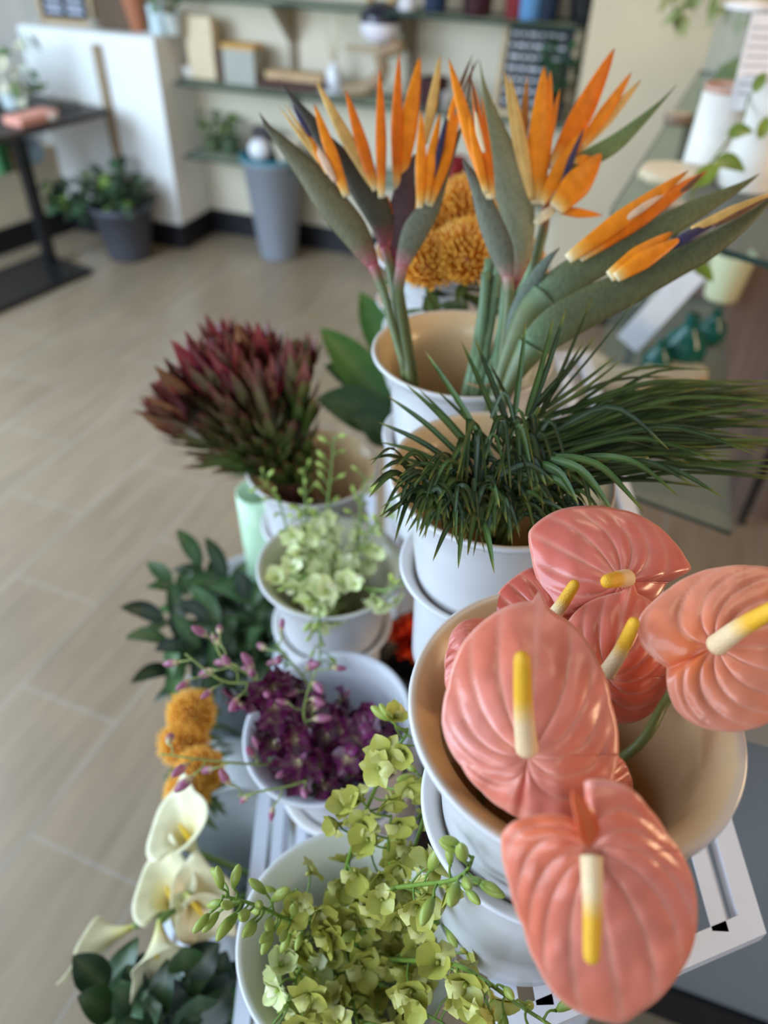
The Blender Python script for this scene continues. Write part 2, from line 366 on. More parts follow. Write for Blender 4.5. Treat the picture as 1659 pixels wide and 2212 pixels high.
# foliage helper for the small far plants
def tuft(name, c, r, h, n, cols, label, cat, lw=.02, ll=.07, pot=None):
    t = thing(name, c, label, cat)
    if pot: q = MB(); q.lathe(cup_prof(*pot), c, 28); q.build('pot', M['gloss'], t)
    z0 = pot[1]*.9 if pot else 0
    q = MB()
    for k in range(n):
        a = rnd(0, 6.28); rr = r*math.sqrt(rnd(0, 1)); p = Vector(c)+Vector((rr*math.cos(a), rr*math.sin(a), z0+h*rnd(.15, 1)))
        d = (Vector((math.cos(a), math.sin(a), rnd(-.3, .9)))).normalized(); L = ll*rnd(.6, 1.2)
        q.leaf(sv([p, p+d*L*.5+Z3*.1*L, p+d*L-Z3*.15*L], 6), [lw*x for x in (.15, .8, 1, .85, .5, .02)], Z3+rv()*.5, .2, lin(random.choice(cols)))
    q.build('foliage', M['leaf'], t)
    q = MB()
    for k in range(6):
        a = rnd(0, 6.28); p = Vector(c)+Z3*z0*.8; q.tube([p, p+Vector((r*.3*math.cos(a), r*.3*math.sin(a), h*.4)), p+Vector((r*.7*math.cos(a), r*.7*math.sin(a), h*.75))], .003, 5, lin('4b5a2c'))
    q.build('stems', M['stem'], t)
    return t
GR = ['3f6a32', '557a3a', '2f5330', '6d8a45']
tuft('potted_plant', at(1195, 268, .80), .06, .22, 40, ['2f5a3c', '3e6b44', '27463a'], 'leafy green plant trailing at the right end of the middle shelf', 'plant', pot=(.05, .08, '3c3a3a'))
# lower shelf
tuft('potted_plant', at(462, 338, .43), .05, .12, 26, GR, 'leftmost small green potted plant on the lowest glass shelf', 'plant', .016, .05, (.05, .07, '53603f'))
tuft('potted_plant', at(500, 344, .43), .05, .12, 26, GR, 'small green potted plant beside the white ball on the lowest shelf', 'plant', .016, .05, (.05, .08, '4a5a40'))
q = MB(); c = at(563, 352, .43)
q.lathe([(.0001, 0), (.03, .005), (.052, .03), (.058, .055), (.052, .085), (.03, .108), (.0001, .114)], c, 24, lin('efecef')); tag(q.build('white_ball', M['gloss']), 'round white ball ornament on the lowest glass shelf', 'ornament')
box_thing('dark_box', at(572, 335, .43), .10, .07, .15, '3b3233', 'dark box behind the white ball on the lowest shelf', 'box')
lathe_thing('beige_bowl', at(625, 350, .43), cup_prof(.08, .12, 'cdbda6', .05), M['gloss'], 'beige bowl right of the dark box on the lowest shelf', 'bowl')
lathe_thing('red_pot', at(978, 410, .43), cup_prof(.06, .14, '8c1f26', .05), M['gloss'], 'red pot on the lowest shelf behind the orange flowers', 'pot')
# top shelf
for a, col, r_, lab in ((878, 'e9e6e8', .05, 'white cup on the topmost glass shelf'), (940, '27364a', .055, 'navy blue cup next to the white cup on the topmost shelf'), (1030, '3d2027', .07, 'dark maroon jar on the topmost glass shelf'), (1112, '7c2a2e', .05, 'brick red cup touching the blue jar on the topmost shelf'), (1142, '5f8fbd', .055, 'light blue jar on the topmost glass shelf')):
    lathe_thing('glazed_cup', at(a, {878: 22, 940: 25, 1030: 32, 1112: 38, 1142: 42}[a], 1.18), cup_prof(r_, .16, col, r_*.85), M['gloss'], lab, 'cup')
lathe_thing('glazed_cup', at(1182, 42, 1.18), cup_prof(.045, .16, '1f2b3c', .04), M['gloss'], 'dark blue cup right of the light blue jar', 'cup')
tuft('potted_plant', at(1262, 62, 1.17), .06, .2, 26, GR, 'plant in a black pot at the right end of the topmost shelf', 'plant', pot=(.075, .12, '17171b'))
# half wall top
hz = HWH
f1 = thing('framed_sign', at(150, 37, hz), 'small black letter sign in a tan wooden frame on the half wall', 'sign')
q = MB()
for dx, dz, sx, sz in ((0, .012, .34, .024), (-.158, .13, .024, .26), (.158, .13, .024, .26), (0, .25, .34, .024)):
    q.box(f1.location+dW*dx+Z3*dz, sx, .025, sz, (dW, nW, Z3), lin('b59a78'))
q.build('frame', M['wood'], f1, smooth=False)
q = MB(); q.box(f1.location+Z3*.13, .295, .012, .23, (dW, nW, Z3), lin('131318')); q.build('board', M['any'], f1, smooth=False)
q = MB()
for dx in (-.07, .06):
    for dz in (.055, .085, .12): q.box(f1.location+dW*dx+Z3*dz-nW*.0075, .10, .004, .016, (dW, nW, Z3), lin('b9bccb'))
q.build('lettering', M['any'], f1, smooth=False)
box_thing('brown_crate', at(262, 44, hz), .20, .10, .18, '5c4632', 'dark brown crate beside the framed sign on the half wall', 'crate', 'wood')
lathe_thing('terracotta_pot', at(298, 42, hz), cup_prof(.06, .16, 'a9694a', .045), M['any'], 'terracotta pot on the half wall right of the brown crate', 'pot')
lathe_thing('small_bowl', at(208, 42, hz), cup_prof(.045, .04, '9c9486', .03), M['gloss'], 'small grey bowl in front of the framed sign', 'bowl')
lathe_thing('glass_vase', at(345, 40, hz), cup_prof(.045, .12, 'c9d8dc', .04), M['gloss'], 'pale blue vase on the half wall left of the trailing plant', 'vase')
tuft('potted_plant', at(380, 52, hz), .10, .2, 34, ['5d7a35', '6f8f45', '4a6a30'], 'bright green plant at the right end of the half wall top', 'plant', pot=(.05, .09, 'b9bab2'))
box_thing('tan_frame', at(-6, 36, hz), .10, .04, .25, 'd0ab8a', 'tan board at the far left end of the half wall', 'board')
# floor plants and bin
pp = F(290, 548, 0)-nW*.03
pt = thing('potted_plant', pp, 'leafy green plant in a dark grey floor pot by the white half wall', 'plant')
q = MB(); c = lin('4c4d55'); q.lathe([(0, 0, c), (.105, 0, c), (.115, .02, c), (.155, .255, c), (.17, .26, c), (.17, .29, c), (.155, .29, c), (.145, .24, c), (0, .235, c)], pp, 48); q.build('pot', M['any'], pt)
q = MB(); q.lathe([(0, .245), (.146, .245)], pp, 24, lin('33281f')); q.build('soil', M['any'], pt)
q = MB()
for k in range(150):
    a = rnd(0, 6.28); r_ = .21*math.sqrt(rnd(0, 1)); p = pp+Vector((r_*math.cos(a), r_*math.sin(a)*.8, .28+rnd(0, .20)*(1.1-r_*2)))
    p = p-nW*.03
    if k % 3 == 0: p = pp-dW*rnd(.15, .40)+nW*rnd(-.14, -.04)+Z3*rnd(.22, .38)
    d = Vector((rnd(-1, 1), rnd(-1, .6), rnd(-.3, .5))).normalized(); L = rnd(.05, .09)
    q.leaf([p, p+d*L*.3, p+d*L*.65-Z3*.004, p+d*L-Z3*.02], [.006, .032, .026, .001], Z3+rv()*.6, .2, lin(random.choice(['2f4a35', '3d5c40', '24392b', '4d7050', '7d9a4a'])))
q.build('foliage', M['leaf'], pt)
q = MB()
for k in range(16):
    a = rnd(0, 6.28); q.tube(sv([pp+Z3*.25, pp+Vector((.08*math.cos(a), .08*math.sin(a), .38)), pp+Vector((.19*math.cos(a), .16*math.sin(a), .38))], 6), .004, 5, lin('41552f'))
q.build('stems', M['stem'], pt)
bp = F(603, 552, 0)
bn = thing('grey_bin', bp, 'tall tapered grey bucket with a teal rim on the floor below the glass shelves', 'bucket')
q = MB(); c = lin('8d929a'); q.lathe([(0, 0, c), (.095, 0, c), (.10, .015, c), (.155, .50, c), (.163, .505, c), (.163, .52, c), (.15, .52, c), (.092, .02, c), (0, .018, c)], bp, 48); q.build('body', M['any'], bn)
q = MB(); c = lin('2c7c8c'); q.lathe([(.150, .515, c), (.164, .519, c), (.166, .530, c), (.158, .536, c), (.148, .530, c), (.14, .44, c)], bp, 48); q.build('liner_rim', M['any'], bn)
# table
tz = .72
ta, tb_ = F(236, 236, tz), F(-60, 312, tz); dT = (ta-tb_).normalized(); nT = Vector((-dT.y, dT.x, 0))
tt = thing('cafe_table', F(105, 575, 0), 'table with a thin dark top on one slim black post at the left edge', 'table')
q = MB(); cc = (ta+tb_)/2+nT*.30; q.box(Vector((cc.x, cc.y, tz-.012)), (ta-tb_).length, .60, .024, (dT, nT, Z3), lin('3a3331')); q.build('table_top', M['any'], tt, smooth=False)
lb0 = F(112, 572, 0); q = MB(); q.box(lb0+Z3*.36, .05, .05, .67, (dT, nT, Z3)); q.build('post', M['black_metal'], tt, smooth=False)
ba, bb = F(198, 580, .03), F(-60, 690, .03); dB = (ba-bb).normalized(); nB = Vector((-dB.y, dB.x, 0)); bc = (ba+bb)/2+nB*.19
q = MB(); q.box(Vector((bc.x, bc.y, .016)), (ba-bb).length, .38, .03, (dB, nB, Z3)); o = q.build('base_plate', M['black_metal'], tt, smooth=False)
bq = thing('white_bouquet', F(30, 232, tz), 'white and cream flower bouquet standing on the table at left', 'bouquet')
q = MB()
for k in range(60):
    p = bq.location+Vector((rnd(-.13, .10), rnd(-.09, .09), rnd(.04, .26))); d = rv(); q.leaf([p, p+d*.03, p+d*.055], [.006, .028, .004], rv(), .3, lin(random.choice(['f0ecdc', 'e8e2c4', 'e9efe6'])))
q.build('blossoms', M['petal'], bq)
q = MB()
for k in range(24):
    p = bq.location+Vector((rnd(-.14, .14), rnd(-.09, .09), rnd(.03, .3))); d = rv(); q.leaf([p, p+d*.04, p+d*.09], [.005, .022, .001], rv(), .2, lin(random.choice(GR)))
q.build('leaves', M['leaf'], bq)
q = MB(); q.lathe(cup_prof(.05, .1, 'cfd8d8', .045), bq.location, 24); q.build('vase', M['gloss'], bq)
box_thing('pink_cloth', F(70, 262, tz+.001), .22, .12, .035, 'eaa08e', 'folded salmon pink cloth lying on the table', 'cloth', ax=(dT, nT, Z3))
lathe_thing('small_shell', F(112, 258, tz+.001), cup_prof(.035, .03, 'e4dccb', .025), M['gloss'], 'small cream dish at the end of the pink cloth', 'dish')
q = MB(); c = F(130, 238, tz+.001)
for k in range(30): 
    p = c+Vector((rnd(-.07, .09), rnd(-.05, .06), 0)); d = Vector((rnd(-1, 1), rnd(-1, 1), .25)).normalized(); q.tube([p+Z3*.006, p+d*.04+Z3*.02], .004, 5, lin(random.choice(['5b5348', '79705f', '47423b'])))
tag(q.build('dried_sprig', M['any']), 'tangle of dark dried sprigs near the table corner', 'dried sprig')
lg = cin+dL*1.0
box_thing('green_tin', F(8, 372, .461), .10, .10, .16, '3f7a4a', 'green tin on the low ledge under the table', 'tin')
box_thing('brown_parcel', F(34, 366, .461), .10, .08, .12, '6d5030', 'brown parcel beside the green tin on the ledge', 'parcel')
lathe_thing('glass_globe', F(75, 352, .461), [(0, 0, lin('a9c6dc')), (.04, .005, lin('a9c6dc')), (.065, .05, lin('a9c6dc')), (.05, .10, lin('a9c6dc')), (.03, .12, lin('a9c6dc')), (0, .12, lin('a9c6dc'))], M['gloss'], 'pale blue glass globe on the ledge behind the table post', 'globe')
# ================================================================ the tiered flower stand
st = thing('flower_stand', (0.1, 0.7, 0), 'white slatted metal three-step stand that carries the flower buckets', 'stand')
def tier(name, quad, z, nsl):
    fr, fl_, bl, br = [Vector((p[0], p[1], z)) for p in quad]
    q = MB(); th = .016; wd = .021
    out = [fr, fl_, bl, br]; inn = []
    for i in range(4):
        pv, cu, nx = out[i-1], out[i], out[(i+1) % 4]; d1_ = (cu-pv).normalized(); d2_ = (nx-cu).normalized()
        inn.append(cu+(d2_-d1_)*(wd/abs(d1_.cross(d2_).z)))
    vs = out+inn+[v-Z3*th for v in out+inn]
    fs = []
    for i in range(4):
        j = (i+1) % 4; fs += [(i, j, j+4, i+4), (i+8, i+12, j+12, j+8), (i, i+8, j+8, j), (i+4, j+4, j+12, i+12)]
    q.add(vs, fs)
    for k in range(1, nsl+1):
        u = k/(nsl+1); a = fr.lerp(fl_, u); b = br.lerp(bl, u); d = (b-a).normalized(); a = a+d*.016; b = b-d*.016; s = Z3.cross(d)
        q.box((a+b)/2-Z3*.001, (b-a).length, .015, .002, (d, s, Z3))
        s2 = (s*-.55-Z3*.83).normalized(); n2 = d.cross(s2)
        q.box((a+b)/2-s*.0075-Z3*.001+s2*.007, (b-a).length, .014, .002, (d, s2, n2))
    o = q.build(name, M['metal_white'], st, smooth=False); return o
TA = F(1656, 2016, .93)
tier('top_shelf', [(TA.x, TA.y), (.105, .180), (.025, 1.34), (.40, 1.34)], .93, 5)
tier('middle_shelf', [(.0, .12), (-.165, .12), (-.215, 1.34), (-.02, 1.34)], .555, 4)
tier('bottom_shelf', [(-.175, .12), (-.37, .12), (-.42, 1.34), (-.225, 1.34)], .165, 4)
for nm, x0, y0, z1 in (('post', .066, .70, .912), ('post', .045, 1.28, .912), ('post', .36, 1.30, .912), ('post', -.19, .16, .54), ('post', -.19, .70, .54), ('post', -.215, 1.30, .54), ('post', -.375, .16, .15), ('post', -.41, 1.30, .15), ('post', .30, .36, .912)):
    q = MB(); q.box((x0, y0, z1/2), .022, .022, z1); q.build(nm, M['metal_white'], st, smooth=False)
# ---------------------------------------------------------------- buckets
def bucket_prof(rr, rb, h, wl=.0028, inner='ecca9a'):
    """outward-rolled lip on a tapered pail; z measured down from the lip"""
    rs = rr-.018
    def r_at(z): return rs+(rb-rs)*(-z/h)
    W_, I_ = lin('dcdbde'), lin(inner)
    out = [(0, -h), (rb-.004, -h), (rb, -h+.004)]
    for k in range(1, 9): z = -h+(h-.026)*k/8; out.append((r_at(z), z))
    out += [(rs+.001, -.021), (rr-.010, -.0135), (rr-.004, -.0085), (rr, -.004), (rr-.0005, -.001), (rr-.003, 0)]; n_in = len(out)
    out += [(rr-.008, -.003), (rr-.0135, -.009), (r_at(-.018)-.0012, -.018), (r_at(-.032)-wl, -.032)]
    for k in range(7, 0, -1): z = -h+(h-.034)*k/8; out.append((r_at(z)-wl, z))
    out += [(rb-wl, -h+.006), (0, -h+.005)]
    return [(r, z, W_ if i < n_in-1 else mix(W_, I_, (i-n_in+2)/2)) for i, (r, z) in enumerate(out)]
BK = {}
def bucket(key, c, zbase, label, under=None, tilt=None, m='plastic', rr=.11):
    c = Vector(c); ax = Vector(tilt).normalized() if tilt else Z3
    q = MB(); h = (c.z-zbase-.03) if under else (c.z-zbase)
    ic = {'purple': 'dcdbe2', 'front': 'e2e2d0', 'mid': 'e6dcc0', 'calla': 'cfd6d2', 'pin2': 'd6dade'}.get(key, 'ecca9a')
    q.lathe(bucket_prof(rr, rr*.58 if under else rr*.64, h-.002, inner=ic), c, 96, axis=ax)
    BK[key] = c
    tag(q.build('flower_bucket', M[m]), label, 'bucket')
    if under:
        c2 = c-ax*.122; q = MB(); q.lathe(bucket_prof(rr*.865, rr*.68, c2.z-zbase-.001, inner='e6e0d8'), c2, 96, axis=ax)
        tag(q.build('flower_bucket', M[m]), under, 'bucket')
    return c
bucket('pink', (.129, .297, 1.231), .932, 'white bucket full of pink anthuriums, right front of the stand', 'white bucket holding the anthurium bucket from below, on the top shelf')
bucket('palm', (.113, .582, 1.207), .932, 'white bucket filled with dark green palm fronds', 'white bucket under the palm frond bucket, only its lip and side showing')
bucket('bop', (.090, .816, 1.213), .932, 'white bucket that holds the bird of paradise stems', 'white bucket nested under the bird of paradise bucket')
bucket('pinc', (.085, 1.105, 1.22), .932, 'white bucket of orange pincushion flowers behind the birds of paradise', 'white bucket nested under the rear orange pincushion bucket')
bucket('front', (-.026, .292, .844), .557, 'white bucket brimming with yellow-green orchids at the front of the middle step', 'white bucket nested under the front green orchid bucket')
bucket('purple', (-.066, .545, .831), .572, 'white leaning bucket of dark purple orchids on the middle step', 'white bucket nested under the purple orchid bucket', tilt=(-.206, -.049, 1))
bucket('mid', (-.078, .798, .864), .557, 'white bucket of tall pale green orchids behind the purple orchid bucket', 'white bucket nested under the pale green orchid bucket')
bucket('leuc', (-.120, .988, .905), .557, 'white bucket holding the dark red leafy bunch', 'white bucket nested under the dark red bunch')
bucket('calla', (-.235, .545, .47), .167, 'milky empty-looking bucket with calla stems on the lowest step', m='milky')
bucket('pin2', (-.262, .85, .47), .167, 'milky bucket of orange pincushions on the lowest step', m='milky')
bucket('rus2', (-.27, 1.12, .47), .167, 'bucket of glossy green branches below the dark red bunch', m='milky')
bucket('rus1', (-.225, .285, .44), .167, 'bucket of broad-leaved green branches at the bottom edge of the photo', m='milky')
bucket('leafy', (.075, 1.42, 1.00), .002, 'tall white bucket of broad green leaves behind the stand', rr=.10)
# black pot with a red flower in the gap behind the middle step
rp = thing('red_flower_pot', (.10, .86, .30), 'black pot with a red-orange bloom glimpsed between the two rows of buckets', 'flower pot')
q = MB(); q.lathe(cup_prof(.09, .30, '131215', .075), (.085, .86, .30), 40); q.build('pot', M['any'], rp)
q = MB()
for k in range(40):
    d = rv(); d.z = abs(d.z); p = Vector((.058, .84, .64)); q.leaf([p, p+d*.025, p+d*.05], [.006, .02, .004], rv(), .3, lin(random.choice(['e2401c', 'c9301a', 'ee5a2a'])))
q.build('bloom', M['petal'], rp)
q = MB(); q.tube([(.08, .86, .5), (.06, .84, .64)], .006, 6, lin('3f5a2c')); q.build('stem', M['stem'], rp)
q = MB(); q.box((.10, .86, .15), .22, .22, .298); tag(q.build('black_crate', M['black'], smooth=False), 'black crate under the pot with the red-orange bloom', 'crate')
# mint green glass cylinder behind the pale green orchids
q = MB(); c = lin('bfe0bd'); q.lathe([(0, 0, c), (.036, 0, c), (.038, .24, c), (.035, .24, c), (.033, .006, c), (0, .006, c)], F(578, 1262, .558), 32)
tag(q.build('mint_vase', M['gloss']), 'slim pale mint green vase left of the pale green orchid bucket', 'vase')

# ================================================================ right hand glass display
uz = 1.15
u0_, u1_, u2_ = F(1312, 462, uz), F(1700, 577, uz), F(1500, 170, uz)
d1 = (u1_-u0_).normalized(); d2 = (u2_-u0_).normalized(); u1e = u0_+d1*.62
shelf('glass_shelf', [u0_+d1*.03, u1e, u1e+d2*1.6, u0_+d2*1.6, u0_+d2*.03, u0_+d2*.008+d1*.008], uz, .012, 'upper glass shelf with a rounded dark edge at right, carrying the white pots')
lz = .75
k0, k1 = F(1580, 1150, lz), F(1235, 1022, lz); d3 = (k0-k1).normalized(); d4 = Vector((.30, .95, 0))
shelf('glass_shelf', [k1, k0, k0+d4*1.0, k1+d4*1.0], lz, .008, 'lower glass shelf behind the palm fronds with teal glass on it')
rk = thing('display_rack', u1e+d2*.5-Z3*uz, 'dark metal uprights that hold the glass shelves at right', 'rack')
for p in (u1e+d2*.9-d1*.03, u1e+d2*.15-d1*.03, u0_+d2*1.0+d1*.05):
    q = MB(); q.box(Vector((p.x, p.y, (uz-.014)/2)), .02, .02, uz-.014); q.build('upright', M['black_metal'], rk, smooth=False)
# brown wooden cabinet
cl = F(1315, 1045, 0); q = MB(); q.box(cl+dW*.8+nW*.2+Z3*.55, 1.6, .4, 1.1, (dW, nW, Z3), lin('7d695f')); o = q.build('wooden_cabinet', M['cabinet'], smooth=False)
tag(o, 'brown wood-grained cabinet behind the glass shelves at the right edge', 'cabinet')
ZX = (Vector((1, 0, 0)), Vector((0, 1, 0)), Z3)
pa = F(1522, 366, uz)
wp = thing('white_pot', pa, 'straight white pot with a copper rim on the upper glass shelf', 'pot')
q = MB(); c = lin('ece6dc'); q.lathe([(0, .001, c), (.05, .001, c), (.051, .012, c), (.046, .165, c), (.043, .165, c), (.043, .15, c), (0, .148, c)], pa, 48); q.build('body', M['any'], wp)
q = MB(); c = lin('c79c8a'); q.lathe([(.0425, .158, c), (.0475, .158, c), (.0475, .170, c), (.0425, .170, c), (.0425, .158, c)], pa, 48); q.build('rim', M['gloss'], wp)
pb = F(1612, 402, uz)
wp2 = thing('white_pot', pb, 'white cone-shaped pot with a trailing vine beside the straight white pot', 'pot')
q = MB(); c = lin('e2dbd0'); q.lathe([(0, .001, c), (.062, .001, c), (.064, .008, c), (.040, .20, c), (.036, .20, c), (.037, .17, c), (0, .168, c)], pb, 48); q.build('body', M['any'], wp2)
tg = thing('vine', pb+Z3*.17, 'thin trailing vine with yellow-green leaves in the cone-shaped white pot', 'vine')
tB = TZ(1612, 402, uz)-.1
vp = sv([pb+Z3*.17, P(1622, 205, tB), P(1600, 270, tB-.04), P(1548, 335, tB-.06), P(1500, 405, tB-.07), P(1490, 500, tB-.07), P(1505, 590, tB-.06)], 40)
q = MB(); q.tube(vp, .0022, 5, lin('6d7a2c')); q.build('stem', M['stem'], tg)
q = MB()
for a, b, a2, b2, wd in ((1628, 200, 1655, 155, .011), (1572, 292, 1628, 285, .018), (1545, 345, 1610, 372, .022), (1500, 402, 1560, 352, .018), (1496, 560, 1460, 600, .016), (1500, 575, 1540, 610, .016), (1495, 540, 1530, 520, .014), (1640, 300, 1659, 250, .012)):
    p = P(a, b, tB-.06); e = P(a2, b2, tB-.075); q.leaf(sv([p, (p+e)/2+Z3*.004, e], 7), [wd*x for x in (.15, .75, 1, .95, .7, .35, .02)], -FW+Z3*.6, .22, lin(random.choice(['7f8f2c', '8a9a35', '6f8230'])))
q.build('leaves', M['leaf'], tg)
cdp = thing('price_card', P(1640, 200, tB-.02), 'white paper card with faint grey lines of text standing above the cone-shaped pot', 'card')
cx = (P(1700, 62, tB)-P(1612, 62, tB)).normalized(); cy = Vector((0, .1, 1)).normalized(); cx = (cx-cy*cx.dot(cy)).normalized(); cn = cx.cross(cy)
cc = P(1655, 138, tB-.02)
q = MB(); q.box(cc, .105, .165, .0015, (cx, cy, cn), lin('f2eff2')); q.build('paper', M['any'], cdp, smooth=False)
q = MB()
for k in range(8):
    q.box(cc+cy*(.06-k*.016)+cn*(.0012 if cn.dot(-FW) > 0 else -.0012)-cx*.006, rnd(.06, .085), .0035, .0006, (cx, cy, cn), lin('b9b6bc'))
q.build('printed_lines', M['any'], cdp, smooth=False)
ja = F(1566, 222, uz); jt = TZ(1566, 222, uz)
jr = thing('glass_jar', ja, 'clear glass jar of green leaves behind the white pots', 'jar')
q = MB(); q.lathe([(0, .002), (.08, .002), (.085, .02), (.085, .20), (.07, .225), (.072, .24), (.069, .24), (.067, .225), (.082, .198), (.082, .02), (0, .008)], ja, 40); q.build('glass_body', M['clear'], jr)
q = MB(); q.lathe([(0, .255), (.03, .25), (.066, .243), (.073, .236), (.073, .232), (.066, .2325)], ja, 32, lin('ece8ea')); q.build('lid', M['gloss'], jr)
jl = thing('leafy_cutting', ja+Z3*.012, 'large green leaves standing inside the clear glass jar', 'cutting')
q = MB()
for a, b, a2, b2, wd in ((1545, 205, 1622, 95, .034), (1580, 205, 1560, 120, .026), (1590, 205, 1640, 130, .026), (1560, 205, 1600, 150, .024)):
    p = P(a, b, jt); e = P(a2, b2, jt); e = ja+(e-ja)*.82; p = ja+(p-ja)*.8; q.leaf(sv([p, (p+e)/2+RT*-.012, e], 9), [wd*x for x in (.15, .6, .9, 1, .95, .8, .55, .28, .02)], -FW, .18, lin(random.choice(['6d8a2c', '5b7d2b', '7c9433'])))
q.build('leaves', M['leaf'], jl)
q = MB()
for k in range(3): q.tube([ja+Z3*.012+RT*(.015*k-.015), ja+Z3*.09+RT*(.02*k-.02)], .003, 6, lin('587030'))
q.build('stems', M['stem'], jl)
hp = thing('trailing_plant', ja+Vector((.05, .28, .3)), 'blurred trailing greenery at the top edge above the glass jar', 'plant')
q = MB()
for k in range(46):
    p = P(rnd(1440, 1655), rnd(-60, 60)-rnd(0, 40), jt+.35+rnd(-.06, .06)); d = Vector((rnd(-.6, .6), rnd(-.3, .3), rnd(-1, .1))).normalized(); q.leaf([p, p+d*.02, p+d*.045, p+d*.075], [.003, .013, .012, .0005], -FW+rv()*.5, .2, lin(random.choice(['8b9a62', '75884c', '9aa672'])))
q.build('leaves', M['leaf'], hp)
q = MB()
for a in (1450, 1500, 1550, 1600, 1640): q.tube(sv([P(1580, -150, jt+.38), P(a, -70, jt+.35), P(a+rnd(-10, 10), 30, jt+.34)], 10), .0025, 5, lin('6f7d45'))
q.build('vines', M['stem'], hp)
def disc(name, c, r, h, col, label, cat, sq=.8):
    q = MB(); n = 28; wob = [1+rnd(-.06, .06) for _ in range(n)]
    c1 = lin(col); c2 = mix(c1, (.95, .86, .7), .35)
    rows = []; cols = []
    for rr, zz, cc in ((.001, 0, c1), (1, 0, c1), (1.03, h*.5, c1), (.98, h, c1), (.93, h+.0005, c2), (.25, h+.001, c2), (.001, h+.001, c1)):
        rows.append([Vector(c)+Vector((r*rr*wob[k]*math.cos(6.2832*k/n), r*rr*sq*wob[k]*math.sin(6.2832*k/n), zz)) for k in range(n)]); cols.append([cc]*n)
    q.grid(rows, cols, True); return tag(q.build(name, M['any']), label, cat)
disc('wood_slice', F(1452, 388, uz)+Z3*.001, .072, .022, 'd8c3a0', 'pale round wood slice on the upper glass shelf before the straight white pot', 'wood slice')
disc('brown_coaster', F(1440, 450, uz)+Z3*.001, .035, .012, '8b7460', 'small brown disc near the corner of the upper glass shelf', 'disc')
disc('brown_coaster', F(1462, 268, uz)+Z3*.001, .035, .025, '85705c', 'brown disc at the left of the straight white pot', 'disc')
yp = F(1556, 642, lz)
lathe_thing('cream_pot', yp, cup_prof(.06, .13, 'd9d8ae', .045), M['gloss'], 'pale yellow pot under the upper glass shelf', 'pot')
# white board leaning
w0, w1 = F(1352, 752, lz)+Z3*.01, P(1506, 578, TZ(1352, 752, lz)-.10)
d = (w1-w0).normalized(); s = d.cross(-FW).normalized()
q = MB(); q.box((w0+w1)/2, (w1-w0).length, .062, .014, (d, s, d.cross(s)), lin('ececf0'))
tag(q.build('white_board', M['any'], smooth=False), 'narrow white board leaning diagonally above the teal glass', 'board')
for a, b, r_, lab in ((1465, 792, .052, 'round dark teal glass bottle right of the white board'), (1412, 806, .034, 'small teal glass bottle left of the round teal one'), (1528, 742, .036, 'small teal glass bottle right of the round teal one')):
    q = MB(); q.lathe([(0, .001), (r_*.6, .001), (r_*.95, r_*.5), (r_, r_), (r_*.85, r_*1.5), (r_*.35, r_*2), (r_*.3, r_*2.5), (r_*.36, r_*2.55), (0, r_*2.5)], F(a, b, lz)+Z3*.001, 32)
    tag(q.build('teal_bottle', M['teal']), lab, 'bottle')
disc('wood_slice', F(1452, 826, lz)+Z3*.001, .075, .035, 'b39a78', 'rough wood slice with a dark centre before the teal bottles', 'wood slice', .6)
disc('stone_slab', F(1335, 836, lz)+Z3*.001, .075, .03, 'c0b49c', 'pale flat stone beside the rough wood slice', 'stone', .6)
disc('stone_slab', F(1255, 800, lz)+Z3*.001, .06, .03, 'cfc4b0', 'pale stone behind the bird of paradise stems', 'stone', .7)
random.seed(11)
# ================================================================ anthuriums
def bk(key, dx=0, dy=0, dz=-.22): return BK[key]+Vector((dx, dy, dz))
def pol_interp(org, pts, n):
    """radius of a star-shaped outline (pixels) around org at n angles"""
    a = sorted((math.atan2(-(p[1]-org[1]), p[0]-org[0]) % (2*math.pi), math.hypot(p[0]-org[0], p[1]-org[1])) for p in pts)
    a = [(x[0]-2*math.pi, x[1]) for x in a[-3:]]+a+[(x[0]+2*math.pi, x[1]) for x in a[:3]]
    out = []
    for k in range(n):
        th = 2*math.pi*k/n
        for i in range(len(a)-1):
            if a[i][0] <= th <= a[i+1][0] and a[i+1][0] > a[i][0]:
                f = (th-a[i][0])/(a[i+1][0]-a[i][0]); i0, i3 = max(i-1, 0), min(i+2, len(a)-1)
                p0, p1, p2, p3 = a[i0][1], a[i][1], a[i+1][1], a[i3][1]
                c = .5*(2*p1+(-p0+p2)*f+(2*p0-5*p1+4*p2-p3)*f*f+(-p0+3*p1-3*p2+p3)*f**3); l = p1*(1-f)+p2*f
                out.append(.35*c+.65*l); break
        else: out.append(a[0][1])
    return out
PK = lin('ef8a7c'); PK2 = lin('ec7450'); PKD = lin('e26f5a'); PKL = lin('f6b9a4')
